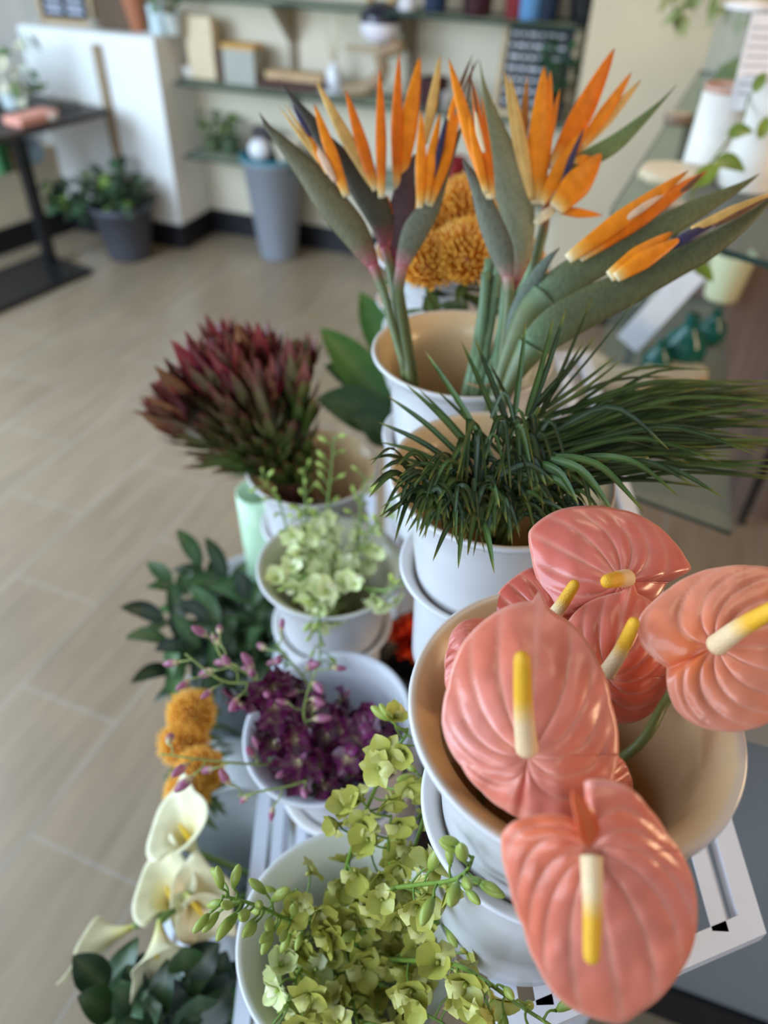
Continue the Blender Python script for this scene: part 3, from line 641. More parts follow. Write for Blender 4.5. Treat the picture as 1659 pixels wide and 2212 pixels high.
def anthurium(org, outline, tip, t0, gx, gy, spx, label, stem, c1=PK, c2=PK2, bow=.010, veins=5.2, amp=.0030, sp_r=.0062, tsp=-.02, crease=None, sp=True):
    """org: spadix base (px); gx, gy: depth change per pixel; bow: how far the rim falls back"""
    NA, NR = 200, 26
    R = pol_interp(org, outline, NA); th_tip = math.atan2(-(tip[1]-org[1]), tip[0]-org[0])
    rows = []; cols = []
    for i in range(NR+1):
        rho = i/NR; row = []; cc = []
        for k in range(NA):
            th = 2*math.pi*k/NA; r = R[k]*rho; a = org[0]+r*math.cos(th); b = org[1]-r*math.sin(th)
            ph = (th-th_tip+math.pi) % (2*math.pi)-math.pi
            u = abs(ph)/math.pi*veins/(max(.30, 1-.62*rho**1.3*(1-(abs(ph)/math.pi)**2*.75)))
            q_ = abs(math.sin(math.pi*u)); hump = q_**.45-.7
            prof = (rho**.6)*(1-rho**5)
            h = amp*hump*prof*1.25
            h += -bow*rho*rho + .004*math.exp(-(rho*4)**2)*-1
            h += .0020*noise.noise(Vector((a*.012, b*.012, t0*50)))*prof*2 + .0016*noise.noise(Vector((a*.028, b*.028, t0*20)))*prof + .007*noise.noise(Vector((math.cos(th)*1.3, math.sin(th)*1.3, t0*90)))*rho**3
            if crease is not None:
                dc = (th-crease+math.pi) % (2*math.pi)-math.pi; h -= .006*math.exp(-(dc/.10)**2)*rho**.5*(1-rho*.3)
            t = t0+gx*(a-org[0])+gy*(b-org[1])-h
            row.append(P(a, b, t))
            f = .5+.5*noise.noise(Vector((a*.006, b*.006, t0*30))); c = mix(c1, c2, max(0, min(1, f*1.5-.25)))
            c = mix(c, PKL, .55*math.exp(-(q_*3.0)**2)*(1-rho*.45)); c = mix(c, PKL, .75*max(0, 1-rho*3.6)); c = mix(c, PKL, .5*max(0, (rho-.965)/.035))
            cc.append(c)
        rows.append(row); cols.append(cc)
    base = stem[-1]
    t = thing('anthurium', base, label, 'flower')
    q = MB(); q.grid([list(r)+[r[0]] for r in rows], [list(r)+[r[0]] for r in cols]); q.build('spathe', M['spathe'], t, solid=.0011)
    o3 = P(org[0], org[1], t0+.002)
    if sp:
        pts = sv([P(x[0], x[1], t0+tsp*k/(len(spx)-1)) for k, x in enumerate(spx)], 16); cr = lin('f0d2a4'); yl = lin('efb22a')
        ed = (pts[-1]-pts[-2]).normalized()*sp_r*.72
        q = MB(); q.tube([pts[0]-(pts[1]-pts[0])*.2]+pts+[pts[-1]+ed*.5, pts[-1]+ed*.87, pts[-1]+ed], [sp_r*.75]+[sp_r*(1.06-.34*(k/15)) for k in range(16)]+[sp_r*.62, sp_r*.36, sp_r*.04], 16,
                         [cr]+[mix(cr, yl, (k/15-.42)*4.2) for k in range(16)]+[yl, yl, yl])
        q.build('spadix', M['spadix'], t)
    q = MB(); pts = sv([o3-D(*org).normalized()*-.004]+stem, 24); q.tube(pts, [.0034]*24, 8, lin('6b7340')); q.build('stem', M['stem'], t)
    return t
anthurium((1140, 1632), [(1166, 1268), (1176, 1306), (1200, 1325), (1240, 1352), (1290, 1425), (1320, 1520), (1335, 1600), (1328, 1670), (1308, 1725), (1270, 1760), (1240, 1772), (1180, 1778), (1118, 1765), (1090, 1748), (1040, 1708), (998, 1655), (965, 1600), (955, 1560), (968, 1480), (982, 1425), (1000, 1388), (1040, 1345), (1090, 1312), (1130, 1300), (1156, 1296)], (1166, 1268),
          .430, 0, -.00013, [(1138, 1618), (1131, 1540), (1128, 1424)], 'largest pink anthurium, facing out at the left of its bucket with an upright yellow-tipped spike', [P(1150, 1690, .47), bk('pink', -.01, -.01)], lin('f19a8e'), lin('ef8060'), bow=.014, tsp=-.035, crease=math.radians(262))
anthurium((1277, 1838), [(1345, 2212), (1318, 2208), (1250, 2186), (1200, 2150), (1160, 2085), (1130, 2000), (1100, 1910), (1085, 1850), (1085, 1800), (1108, 1776), (1150, 1764), (1190, 1758), (1222, 1762), (1250, 1785), (1266, 1806), (1272, 1790), (1256, 1745), (1240, 1712), (1262, 1690), (1310, 1684), (1360, 1702), (1400, 1745), (1440, 1802), (1480, 1860), (1500, 1920), (1505, 1990), (1490, 2060), (1460, 2112), (1420, 2160), (1380, 2188)], (1345, 2212),
          .380, 0, .00002, [(1277, 1850), (1280, 1950), (1278, 2064)], 'lowest pink anthurium, hanging over the bucket rim with its spike pointing down', [P(1277, 1800, .40), P(1268, 1755, .45), bk('pink', .02, .02)], lin('f2988c'), lin('ef7c58'), bow=.012, tsp=-.022, sp_r=.0056, crease=math.radians(98))
lowa = [o for o in S.objects if o.get('label', '').startswith('lowest pink anthurium')][0]
q = MB(); q.leaf(sv([P(1276, 1822, .378), P(1262, 1770, .370), P(1236, 1706, .372)], 10), [.0062*x for x in (.2, .7, .95, 1, .98, .9, .75, .55, .3, .02)], -FW+RT*.4, .3, lin('e2663c'))
q.build('folded_lobe', M['spathe'], lowa, solid=.001)
anthurium((1548, 1396), [(1440, 1442), (1408, 1418), (1386, 1395), (1376, 1355), (1384, 1328), (1410, 1300), (1445, 1272), (1500, 1240), (1560, 1225), (1620, 1222), (1680, 1232), (1720, 1290), (1742, 1370), (1742, 1440), (1720, 1500), (1675, 1552), (1620, 1576), (1560, 1580), (1500, 1565), (1460, 1532), (1442, 1485)], (1760, 1400),
          .475, -.00004, -.00010, [(1548, 1394), (1600, 1356), (1680, 1312)], 'pink anthurium cut by the right edge of the photo, spike pointing right', [P(1500, 1430, .50), P(1440, 1512, .505), P(1338, 1640, .50), bk('pink', -.02, .04, -.2)], lin('ef9678'), lin('ea7642'), bow=.012, tsp=-.05, crease=math.radians(206), sp_r=.0066)
anthurium((1338, 1256), [(1142, 1150), (1162, 1128), (1200, 1105), (1260, 1094), (1330, 1100), (1400, 1124), (1450, 1165), (1480, 1205), (1492, 1230), (1440, 1258), (1420, 1290), (1385, 1310), (1330, 1330), (1270, 1330), (1210, 1335), (1180, 1290), (1160, 1250), (1148, 1200)], (1142, 1150),
          .555, 0, -.00020, [(1352, 1250), (1335, 1251), (1312, 1256)], 'topmost pink anthurium, with a short spike seen end on', [P(1345, 1300, .59), bk('pink', .0, .06)], lin('ea877c'), lin('de6a54'), bow=.024, tsp=-.03, sp_r=.0068)
anthurium((1312, 1462), [(1363, 1252), (1376, 1282), (1405, 1298), (1430, 1330), (1452, 1400), (1444, 1470), (1430, 1512), (1400, 1545), (1360, 1562), (1320, 1560), (1275, 1530), (1245, 1460), (1228, 1400), (1226, 1345), (1262, 1306), (1310, 1286), (1346, 1278)], (1363, 1252),
          .515, 0, -.00012, [(1312, 1452), (1340, 1408), (1369, 1346)], 'pink anthurium in the middle of the cluster, half hidden behind the largest one', [P(1310, 1540, .54), bk('pink', .02, .03)], lin('ea806c'), lin('e06444'), bow=.014, tsp=-.03, sp_r=.0056)
anthurium((1190, 1345), [(1062, 1312), (1078, 1278), (1110, 1248), (1150, 1226), (1200, 1235), (1250, 1290), (1262, 1350), (1240, 1420), (1180, 1450), (1110, 1420), (1075, 1370)], (1100, 1260),
          .560, .00005, -.00012, [(1185, 1345), (1212, 1308), (1240, 1264)], 'pink anthurium peeking out behind the tip of the largest one', [P(1180, 1420, .57), bk('pink', -.02, .05)], lin('e67a6e'), lin('dc6450'), bow=.016, tsp=-.02, sp_r=.0056)
anthurium((1030, 1420), [(968, 1400), (976, 1368), (998, 1344), (1022, 1336), (1060, 1340), (1090, 1400), (1085, 1470), (1040, 1530), (985, 1520), (966, 1490), (962, 1450)], (964, 1500),
          .500, .0002, -.0001, [], 'curled pink anthurium at the left rim, mostly hidden behind the largest one', [P(1040, 1520, .52), bk('pink', -.04, .0)], lin('e88f84'), lin('dd7262'), bow=.02, sp=False)
anthurium((1290, 1690), [(1340, 1638), (1358, 1668), (1366, 1702), (1330, 1750), (1270, 1760), (1222, 1720), (1230, 1660), (1290, 1630)], (1345, 1640),
          .455, .0001, -.0001, [], 'small pink anthurium showing only an edge between the largest and the lowest one', [P(1290, 1720, .47), bk('pink', .01, -.02)], lin('e9806c'), lin('e0634c'), bow=.01, sp=False)

# ================================================================ birds of paradise
BG = lin('686246'); BGD = lin('4e4838'); RED = lin('a8505a'); OR = lin('f08a18'); ORD = lin('e87410'); TAN = lin('dcae62'); YEL = lin('f2c860'); NAV = lin('3b3552'); BRN = lin('6e4a32'); CRM = lin('ecd8b0'); PCH = lin('e6c0a0')
def bop(label, t, spine, stem, seps, c1=BG, c2=BGD, cb=RED, tb=None, edge=None, dry=0.0):
    """spine: (x, y, halfwidth px) from tip to base; stem: the same on to the rim; seps: (tip, base, half width, colour[, dt])"""
    rim_t = tb if tb else t+.02; allp = spine+stem; base = bk('bop', *(stem_off.pop(0) if stem_off else (0, 0)))
    th = thing('bird_of_paradise', base, label, 'flower')
    n = len(spine); pts = []; rad = []; cols = []
    for k, (x, y, w_) in enumerate(spline(spine, 34)):
        f = k/33; pts.append(P(x, y, t+(rim_t-t)*f*.4)); rad.append(max(w_, .6)*t/FP)
        c = mix(c2, c1, min(1, f*2.2)) if f < .8 else mix(c1, cb, (f-.8)*4.2)
        cols.append(mix(BRN, c, min(1, f*12+.2)))
    q = MB(); q.tube(pts, rad, 18, cols, flat=.52, up=-FW)
    q.build('bract', M['bract'], th)
    q = MB(); sp2 = [spine[-1]]+stem
    pts = [P(x, y, t+(rim_t-t)*(.4+.6*i/(len(sp2)-1))) for i, (x, y, w_) in enumerate(sp2)]; rr = [w_*t/FP for x, y, w_ in sp2]
    pts2 = sv(pts, 18)+[base]; r2 = [p[0] for p in spline([(x,) for x in rr], 18)]+[rr[-1]*.9]
    gs = lin('667048'); q.tube(pts2, r2, 12, [mix(cb, gs, min(1, k/5)) for k in range(19)]); q.build('stem', M['stem'], th)
    for s in seps:
        tp, bs, w_, col = s[:4]; dt = s[4] if len(s) > 4 else 0
        q = MB(); m_ = 14; pts = []; rad = []; cc = []
        mid = (tp[0]*.5+bs[0]*.5+rnd(-3, 3), tp[1]*.5+bs[1]*.5)
        for k, (x, y) in enumerate(spline([bs, mid, tp], m_)):
            f = k/(m_-1); pts.append(P(x, y, t-.006+dt+.010*f-.006*math.sin(f*3.14)))
            pr = (.55+.45*min(1, f*2.4)) if f < .42 else (1-((f-.42)/.58)**1.5)
            rad.append(max(.4, w_*pr)*t/FP)
            c = mix(CRM if col in (OR, ORD) else col, YEL if col in (OR, ORD) else col, min(1, f*9)); c = mix(c, col, max(0, min(1, (f-.05)*6)))
            if f > .9: c = mix(c, BRN if col is not NAV else NAV, (f-.9)*7)
            cc.append(c)
        q.tube(pts, rad, 12, cc, flat=.34, up=-FW)
        q.build('blue_petal' if col == NAV else ('dried_petal' if col == BRN else 'sepal'), M['sepal'], th)
    return th
stem_off = [(-.034, -.012), (-.03, .0), (-.027, .008), (-.026, -.018), (-.006, -.034), (-.012, -.024), (.0, -.018), (.008, -.03), (.014, -.03)]
RB = TZ(880, 812, 1.213)
bop('leftmost bird of paradise, its green beak pointing far up to the left', .845, [(560, 243, .5), (580, 276, 7), (606, 304, 13), (669, 375, 27), (716, 440, 34), (759, 493, 33), (789, 543, 23), (807, 574, 13)], [(819, 607, 11), (832, 640, 10), (848, 705, 9), (872, 790, 9)],
    [((678, 223), (749, 425), 14, OR), ((603, 229), (690, 352), 5, TAN), ((615, 226), (701, 366), 5, TAN), ((640, 246), (708, 376), 7, OR), ((631, 226), (672, 296), 6, NAV), ((674, 299), (724, 392), 9, PCH, -.004)], tb=RB)
bop('second bird of paradise from the left, dark beak between two tall orange fans', .880, [(600, 170, .5), (640, 223, 8), (673, 266, 15), (699, 305, 19), (746, 352, 23), (785, 407, 30), (819, 463, 30), (830, 506, 20), (831, 536, 11)], [(845, 590, 10), (862, 690, 9), (886, 795, 9)],
    [((681, 171), (805, 400), 14, TAN, -.012), ((746, 193), (812, 412), 14, ORD, -.014), ((820, 145), (824, 428), 12, ORD, -.016), ((837, 421), (840, 492), 8, OR)], BGD, lin('3d3a3a'), tb=RB+.01)
bop('dark crimson beak with two tall upright orange sepals, left cluster of birds of paradise', .885, [(897, 333, 2), (878, 384, 18), (872, 433, 27), (862, 483, 27), (853, 530, 18), (853, 558, 10)], [(862, 620, 9), (876, 700, 9), (892, 800, 9)],
    [((862, 114), (857, 410), 13, ORD), ((908, 120), (862, 400), 21, OR, .004), ((899, 117), (886, 310), 7, BRN, .006), ((951, 117), (917, 310), 12, TAN, .008)], lin('5a4448'), lin('4c4240'), lin('96324a'), tb=RB+.01)
bop('bird of paradise with a pale pink beak base, right side of the left cluster', .860, [(1003, 262, 1), (974, 329, 10), (951, 388, 16), (928, 448, 23), (898, 498, 28), (877, 549, 20), (868, 576, 13)], [(860, 640, 12), (870, 720, 10), (884, 806, 9)],
    [((910, 236), (907, 450), 12, OR, -.008), ((951, 242), (919, 440), 12, OR, -.006), ((994, 229), (926, 445), 15, OR, -.002), ((984, 196), (939, 392), 12, OR), ((968, 236), (936, 384), 7, NAV, -.006), ((1021, 117), (972, 240), 4, BRN), ((1034, 126), (1000, 200), 3, BRN), ((1012, 135), (985, 230), 4, BRN), ((1003, 160), (966, 262), 6, OR)], lin('6a6a58'), BGD, lin('c77f86'), tb=RB)
bop('dusty grey-green beak in the centre, with a dense upright bunch of orange sepals', .820, [(998, 339, 1), (1014, 370, 9), (1034, 410, 17), (1057, 473, 26), (1080, 533, 28), (1091, 573, 21), (1097, 598, 13)], [(1099, 640, 12), (1092, 720, 10), (1078, 830, 10)],
    [((969, 125), (1060, 428), 17, OR, .004), ((1012, 232), (1050, 418), 11, OR, -.004), ((1020, 173), (1064, 430), 13, ORD, .0), ((1026, 232), (1046, 330), 6, CRM, -.008), ((1040, 205), (1066, 400), 6, OR, .004), ((1022, 130), (1010, 220), 3, BRN, .01), ((1016, 160), (1032, 270), 3, BRN, .0)], lin('6e6f5e'), lin('545246'), lin('b98a80'))
bop('broadest bird of paradise beak, upright olive green with tall tan and orange sepals', .870, [(1036, 130, .5), (1044, 177, 4), (1058, 237, 14), (1081, 323, 31), (1104, 404, 38), (1119, 468, 37), (1125, 526, 27), (1122, 578, 16), (1116, 613, 11)], [(1107, 680, 10), (1086, 760, 10), (1066, 835, 10)],
    [((1090, 152), (1146, 430), 15, TAN, .004), ((1101, 159), (1150, 432), 12, TAN, .002), ((1176, 142), (1155, 442), 26, OR, .006), ((1190, 151), (1164, 430), 17, OR, .009), ((1210, 191), (1178, 340), 8, OR, .014), ((1139, 162), (1130, 345), 9, lin('b8742c'), .016)], lin('88886a'), lin('767448'), lin('a84c50'))
bop('bird of paradise leaning right with broad curled orange petals and a dark tongue', .890, [(1461, 184, .5), (1428, 220, 4), (1376, 269, 12), (1327, 310, 19), (1278, 338, 20), (1231, 355, 13), (1195, 385, 9), (1180, 440, 9)], [(1175, 490, 11), (1162, 540, 12), (1150, 600, 12), (1122, 700, 10), (1098, 830, 10)],
    [((1328, 103), (1192, 366), 24, ORD, -.006), ((1365, 155), (1252, 318), 14, OR, .0), ((1385, 172), (1244, 330), 13, TAN, .004), ((1272, 262), (1166, 440), 18, OR, -.014), ((1262, 276), (1212, 405), 7, NAV, -.022), ((1302, 465), (1205, 455), 11, OR, -.016), ((1212, 436), (1156, 484), 11, CRM, -.016), ((1294, 345), (1240, 346), 12, OR, -.016), ((1300, 330), (1200, 452), 30, OR, -.024)], lin('6f8050'), lin('586848'), lin('a8604c'))
bop('long bird of paradise beak stretching right with two orange sepals along its top', .800, [(1641, 375, .5), (1600, 402, 8), (1504, 452, 22), (1404, 507, 31), (1304, 558, 35), (1229, 600, 36), (1175, 640, 33)], [(1146, 672, 30), (1117, 728, 24), (1090, 790, 16), (1078, 830, 13)],
    [((1488, 368), (1226, 560), 20, OR, -.012), ((1528, 368), (1250, 556), 22, ORD, -.008), ((1449, 408), (1340, 482), 8, PCH, -.014), ((1519, 372), (1470, 415), 6, BRN, -.010)], lin('646a4a'), lin('625c36'), lin('71876a'))
bop('lowest bird of paradise beak, running to the right edge of the photo', .775, [(1672, 424, 3), (1609, 478, 15), (1529, 533, 27), (1454, 570, 33), (1354, 622, 39), (1269, 664, 43), (1199, 706, 42), (1149, 750, 33)], [(1118, 798, 22), (1098, 838, 15)],
    [((1454, 500), (1316, 598), 22, OR, -.014), ((1476, 512), (1330, 600), 19, OR, -.018), ((1680, 412), (1494, 496), 11, TAN, -.006), ((1664, 424), (1540, 490), 6, BRN, -.012), ((1552, 478), (1440, 536), 13, NAV, -.008)], lin('5a5f42'), lin('585438'), lin('66805e'))
def sheath(label, pts, t, c1):
    q = MB(); e = spline(pts, 22); base = bk('bop', .0, -.03)
    q.tube([P(x, y, t+.002*k) for k, (x, y, w_) in enumerate(e)]+[base], [max(.6, w_)*t/FP for x, y, w_ in e]+[.005], 14, [mix(BRN, c1, min(1, k/3)) for k in range(23)], flat=.5, up=-FW)
    tag(q.build('flower_sheath', M['bract']), label, 'leaf sheath', None)
sheath('pointed blue-green leaf sheath below the long right beak', [(1209, 535, 1), (1179, 567, 10), (1149, 617, 19), (1119, 682, 22), (1105, 747, 16), (1090, 835, 12)], .79, lin('646e60'))
sheath('pale green pointed sheath beside the dusty grey-green beak', [(1152, 552, 1), (1138, 600, 8), (1120, 645, 13), (1106, 700, 11), (1092, 835, 10)], .815, lin('86a07a'))
for k, (a, b, c_, d_) in enumerate(((1058, 560, 1010, 838), (1078, 570, 1030, 842), (1050, 590, 1022, 840), (1096, 640, 1050, 842), (1095, 600, 1062, 842))):
    q = MB(); tt_ = .885-.005*k
    q.tube(sv([P(a, b, tt_), P((a+c_)/2+4, (b+d_)/2, tt_), P(c_, d_, .86), bk('bop', -.02+.01*k, -.03)], 14), [.0058]*14, 10, lin('6d8462'))
    tag(q.build('bird_of_paradise', M['stem']), 'straight grey-green stem in the bundle behind the central beak', 'stem', 'bundled bird of paradise stems')
for pts, lab in (([(866, 782), (880, 790), (896, 780)], 'thin tan rubber band around the left bundle of stems'), ([(1012, 828), (1040, 836), (1066, 826)], 'thin tan rubber band around the central bundle of stems')):
    q = MB(); tt_ = TZ(pts[0][0], pts[0][1], 1.213)-.012; q.tube(sv([P(x, y, tt_-.004*(k == 1)) for k, (x, y) in enumerate(pts)], 10), .0012, 6, lin('a07850')); tag(q.build('rubber_band', M['any']), lab, 'rubber band')

# ================================================================ palm fronds
random.seed(23)
def frond(label, stem_px, leaflets, t=.70):
    base = bk('palm', rnd(-.05, .05), rnd(-.05, .03)); th = thing('palm_frond', base, label, 'palm frond')
    q = MB(); pts = [base]+[P(x, y, tt_) for x, y, tt_ in stem_px]; q.tube(sv(pts, 20), [.0036-.0016*k/19 for k in range(20)], 7, lin('55652f')); q.build('stem', M['stem'], th)
    q = MB()
    for (a, b, ta_, c_, d_, tb_, wd, sag) in leaflets:
        p0, p2 = P(a, b, ta_), P(c_, d_, tb_); p1 = (p0+p2)/2+UP*sag+FW*-.004
        g = random.choice([lin('26391a'), lin('30461c'), lin('21331c'), lin('3d5424')]); pts = sv([p0, p1, p2], 10); w_ = wd*.56/FP
        nrm = (-FW+UP*rnd(-.2, .8)+RT*rnd(-.5, .5))
        cols = [g]*8+[mix(g, lin('8a8a34'), .5), lin('7a5a2a')]
        q.leaf(pts, [w_*x for x in (.5, .85, 1, 1, .97, .9, .78, .58, .34, .05)], nrm, .38, cols)
    q.build('leaflets', M['palm'], th); return th
R_ = rnd
frond('palm frond standing upright, its long pointed leaflets fanned left over the rim', [(1050, 1100, .70), (1090, 1000, .70), (1150, 890, .71)],
      [(1000, 1015, .69, 818, 912, .70, 8, .004), (985, 1020, .69, 822, 955, .69, 7, .004), (1015, 1005, .70, 838, 856, .71, 8, .004), (1035, 995, .70, 877, 830, .72, 8, .003), (1052, 1010, .70, 905, 840, .73, 7, .002), (1065, 990, .70, 917, 757, .73, 9, .002), (1085, 985, .70, 940, 840, .73, 7, .0), (1095, 965, .70, 996, 736, .73, 9, 0), (1108, 950, .70, 1026, 732, .74, 9, 0), (1120, 920, .71, 1055, 780, .74, 7, 0), (960, 1030, .69, 830, 985, .69, 6, .004), (1000, 1040, .69, 850, 1000, .69, 6, .004)])
frond('palm frond whose leaflets rise straight up in front of the bird of paradise stems', [(1080, 1080, .69), (1115, 970, .68), (1165, 880, .68)],
      [(1108, 925, .68, 1136, 695, .70, 8, .0), (1136, 900, .68, 1196, 686, .70, 8, -.003), (1143, 900, .68, 1222, 668, .70, 8, -.003), (1150, 890, .69, 1290, 722, .72, 6, -.002), (1160, 895, .69, 1332, 768, .73, 6, -.002), (1165, 900, .69, 1380, 640, .75, 4, -.002), (1165, 905, .69, 1350, 772, .73, 5, -.002), (1140, 890, .69, 1240, 780, .71, 7, .0), (1170, 900, .69, 1280, 640, .73, 5, 0), (1160, 900, .69, 1260, 740, .72, 6, 0)])
def spray_right(n, y0, y1, ex, ey, t0, t1):
    L = []
    for k in range(n):
        f = R_(0, 1); a = R_(1070, 1260); b = R_(y0, y1)+(1260-a)*.25; c_ = R_(*ex); d_ = ey[0]+(ey[1]-ey[0])*((b-y0)/(y1-y0+60)) + R_(-35, 35)
        L.append((a, b, R_(t0, t0+.03), c_, d_, R_(t1, t1+.05), R_(4.5, 7.5), R_(.006, .022)))
    return L
frond('upper palm frond sweeping to the right edge in long thin leaflets', [(1100, 1080, .72), (1180, 960, .73), (1420, 880, .74), (1700, 860, .76)], spray_right(46, 880, 950, (1450, 1720), (820, 900), .72, .74))
frond('second palm frond sweeping right, just under the upper one', [(1100, 1090, .71), (1190, 990, .71), (1430, 920, .72), (1720, 900, .73)], spray_right(50, 920, 1000, (1450, 1740), (850, 960), .70, .71))
frond('lower palm frond sweeping right above the topmost anthurium', [(1110, 1100, .70), (1200, 1020, .69), (1430, 960, .69), (1700, 950, .70)], spray_right(55, 950, 1050, (1380, 1740), (920, 1070), .68, .68))
frond('palm frond nearest the topmost anthurium, its wide leaflet tips hanging over the pink bloom', [(1120, 1110, .67), (1190, 1040, .655), (1280, 1000, .65), (1400, 990, .65)],
      [(1190, 990, .65, 1330, 1116, .61, 10, .012), (1200, 985, .65, 1392, 1108, .61, 10, .014), (1260, 985, .65, 1466, 1072, .62, 8, .012), (1330, 1000, .65, 1566, 1078, .63, 7, .010), (1300, 1000, .65, 1500, 1050, .63, 7, .010), (1240, 1010, .65, 1278, 1105, .61, 9, .006), (1170, 1000, .65, 1250, 1090, .61, 9, .008), (1180, 990, .66, 1560, 1000, .66, 7, .02), (1200, 930, .67, 1446, 972, .65, 8, .028), (1240, 960, .67, 1640, 985, .66, 7, .02), (1140, 1040, .66, 1198, 1090, .63, 9, .006), (1160, 1030, .66, 1240, 1075, .63, 9, .006), (1120, 1000, .67, 1180, 1050, .64, 9, .012), (1110, 990, .67, 1150, 1060, .64, 9, .014)])
def curls(n, cx_, cy_, rx, ry, ax, ay, t0, ln=(60, 120), up=.012):
    L = []
    for k in range(n):
        a = R_(0, 6.28); r_ = math.sqrt(R_(0, 1)); x = cx_+rx*r_*math.cos(a); y = cy_+ry*r_*math.sin(a)
        th = math.atan2(ay, ax)+R_(-.9, .9); l = R_(*ln); L.append((x, y, t0+R_(-.01, .02), x+l*math.cos(th), y+l*math.sin(th), t0-.015+R_(-.015, .01), R_(5, 8.5), R_(up*.5, up*1.4)))
    return L
frond('short curling palm frond spilling over the left rim of its bucket', [(1060, 1120, .68), (1000, 1080, .66), (930, 1040, .65)], curls(46, 950, 1040, 80, 50, -.8, .5, .655)+[(930, 1070, .65, 822, 1098, .64, 5, .008), (960, 1090, .65, 880, 1150, .63, 6, .01)])
frond('drooping palm frond hanging over the front rim of its bucket', [(1070, 1130, .66), (1050, 1090, .645), (1000, 1080, .64)], curls(52, 1020, 1075, 110, 45, -.1, 1, .645, (55, 110))+[(990, 1110, .64, 935, 1212, .60, 7, .006), (1040, 1120, .64, 1068, 1238, .59, 8, .006), (1000, 1120, .64, 990, 1228, .60, 7, .004), (1030, 1100, .64, 1010, 1200, .60, 8, .01), (950, 1090, .64, 905, 1160, .61, 6, .008)])
frond('palm frond with arched leaflets folding down in the middle of the palm bucket', [(1080, 1110, .69), (1090, 1000, .68), (1110, 920, .68)], curls(40, 1085, 960, 90, 60, .1, 1, .67, (80, 140), .03))
frond('dense palm frond filling the right half of its bucket', [(1100, 1120, .68), (1150, 1050, .67), (1220, 1020, .67)], curls(60, 1150, 1060, 90, 60, .8, .5, .665, (60, 130))+curls(40, 1100, 1110, 110, 45, .4, -.6, .68, (60, 130)))
frond('dark inner palm frond low inside the palm bucket', [(1060, 1140, .70), (1040, 1090, .70), (1000, 1060, .70)], curls(60, 1010, 1110, 110, 45, -.2, -1, .685, (70, 130)))
# ================================================================ orchids
def flower_mesh(name, cols, m, scale=1.0, closed=0.0, seed=1):
    """five-petalled orchid facing +Z, petal length about 1; three narrow sepals, two broad petals, a folded lip"""
    rs = random.Random(seed); q = MB()
    def pet(ang, L, W, cup, c, twist=0):
        d = Vector((math.cos(ang), math.sin(ang), 0)); pts = []
        for k in range(8):
            f = k/7; pts.append(d*(L*f*(1-closed*.45*f))+Vector((0, 0, cup*math.sin(f*2.2)+closed*L*f*.95)))
        q.leaf(pts, [W*x for x in (.22, .55, .85, 1, .97, .8, .5, .08)], Vector((0, 0, 1))-d*closed+Vector((rs.uniform(-.2, .2), rs.uniform(-.2, .2), 0)), .22, [mix(cols[2], c, min(1, k/2.5)) for k in range(8)])
    for a in (90, 212, 328): pet(math.radians(a+rs.uniform(-10, 10)), rs.uniform(.9, 1.05), .30, rs.uniform(-.05, .12), cols[0])
    for a in (22, 158): pet(math.radians(a+rs.uniform(-10, 10)), rs.uniform(.9, 1.0), .46, rs.uniform(.0, .16), cols[1])
    d = [Vector((0, 0, .02)), Vector((0, -.12, .14)), Vector((0, -.30, .22)), Vector((0, -.5, .16)), Vector((0, -.68, .02))]
    q.leaf(d, [.10, .22, .32, .34, .06], Vector((0, .5, 1)), .55, [cols[2], cols[3], cols[3], cols[3], cols[3]])
    q.tube([Vector((0, 0, .0)), Vector((0, .02, .16)), Vector((0, -.03, .26))], [.07, .085, .05], 8, cols[2])
    q.tube([Vector((0, 0, .02)), Vector((0, -.06, -.16)), Vector((0, -.05, -.3))], [.09, .10, .03], 8, cols[0])
    me = q.mesh_only(name, m)
    return me
def bud_mesh(name, c1, c2, m):
    q = MB(); q.lathe([(.001, 0, c2), (.08, .03, c2), (.16, .2, c2), (.215, .45, c1), (.205, .65, c1), (.13, .88, c1), (.05, .98, c1), (.001, 1.0, c1)], (0, 0, 0), 12)
    for v in q.v: v.x += .10*v.z*v.z
    me = q.mesh_only(name, m); return me
def place(me, name, parent, pos, zdir, roll, sc):
    o = bpy.data.objects.new(name, me); COL.objects.link(o); o.parent = parent
    z = Vector(zdir).normalized(); x = z.orthogonal().normalized(); y = z.cross(x)
    c, s = math.cos(roll), math.sin(roll); x2 = x*c+y*s; y2 = z.cross(x2)
    mm = Matrix((x2*sc, y2*sc, z*sc)).transposed().to_4x4(); mm.translation = Vector(pos)-parent.location; o.matrix_local = mm; return o
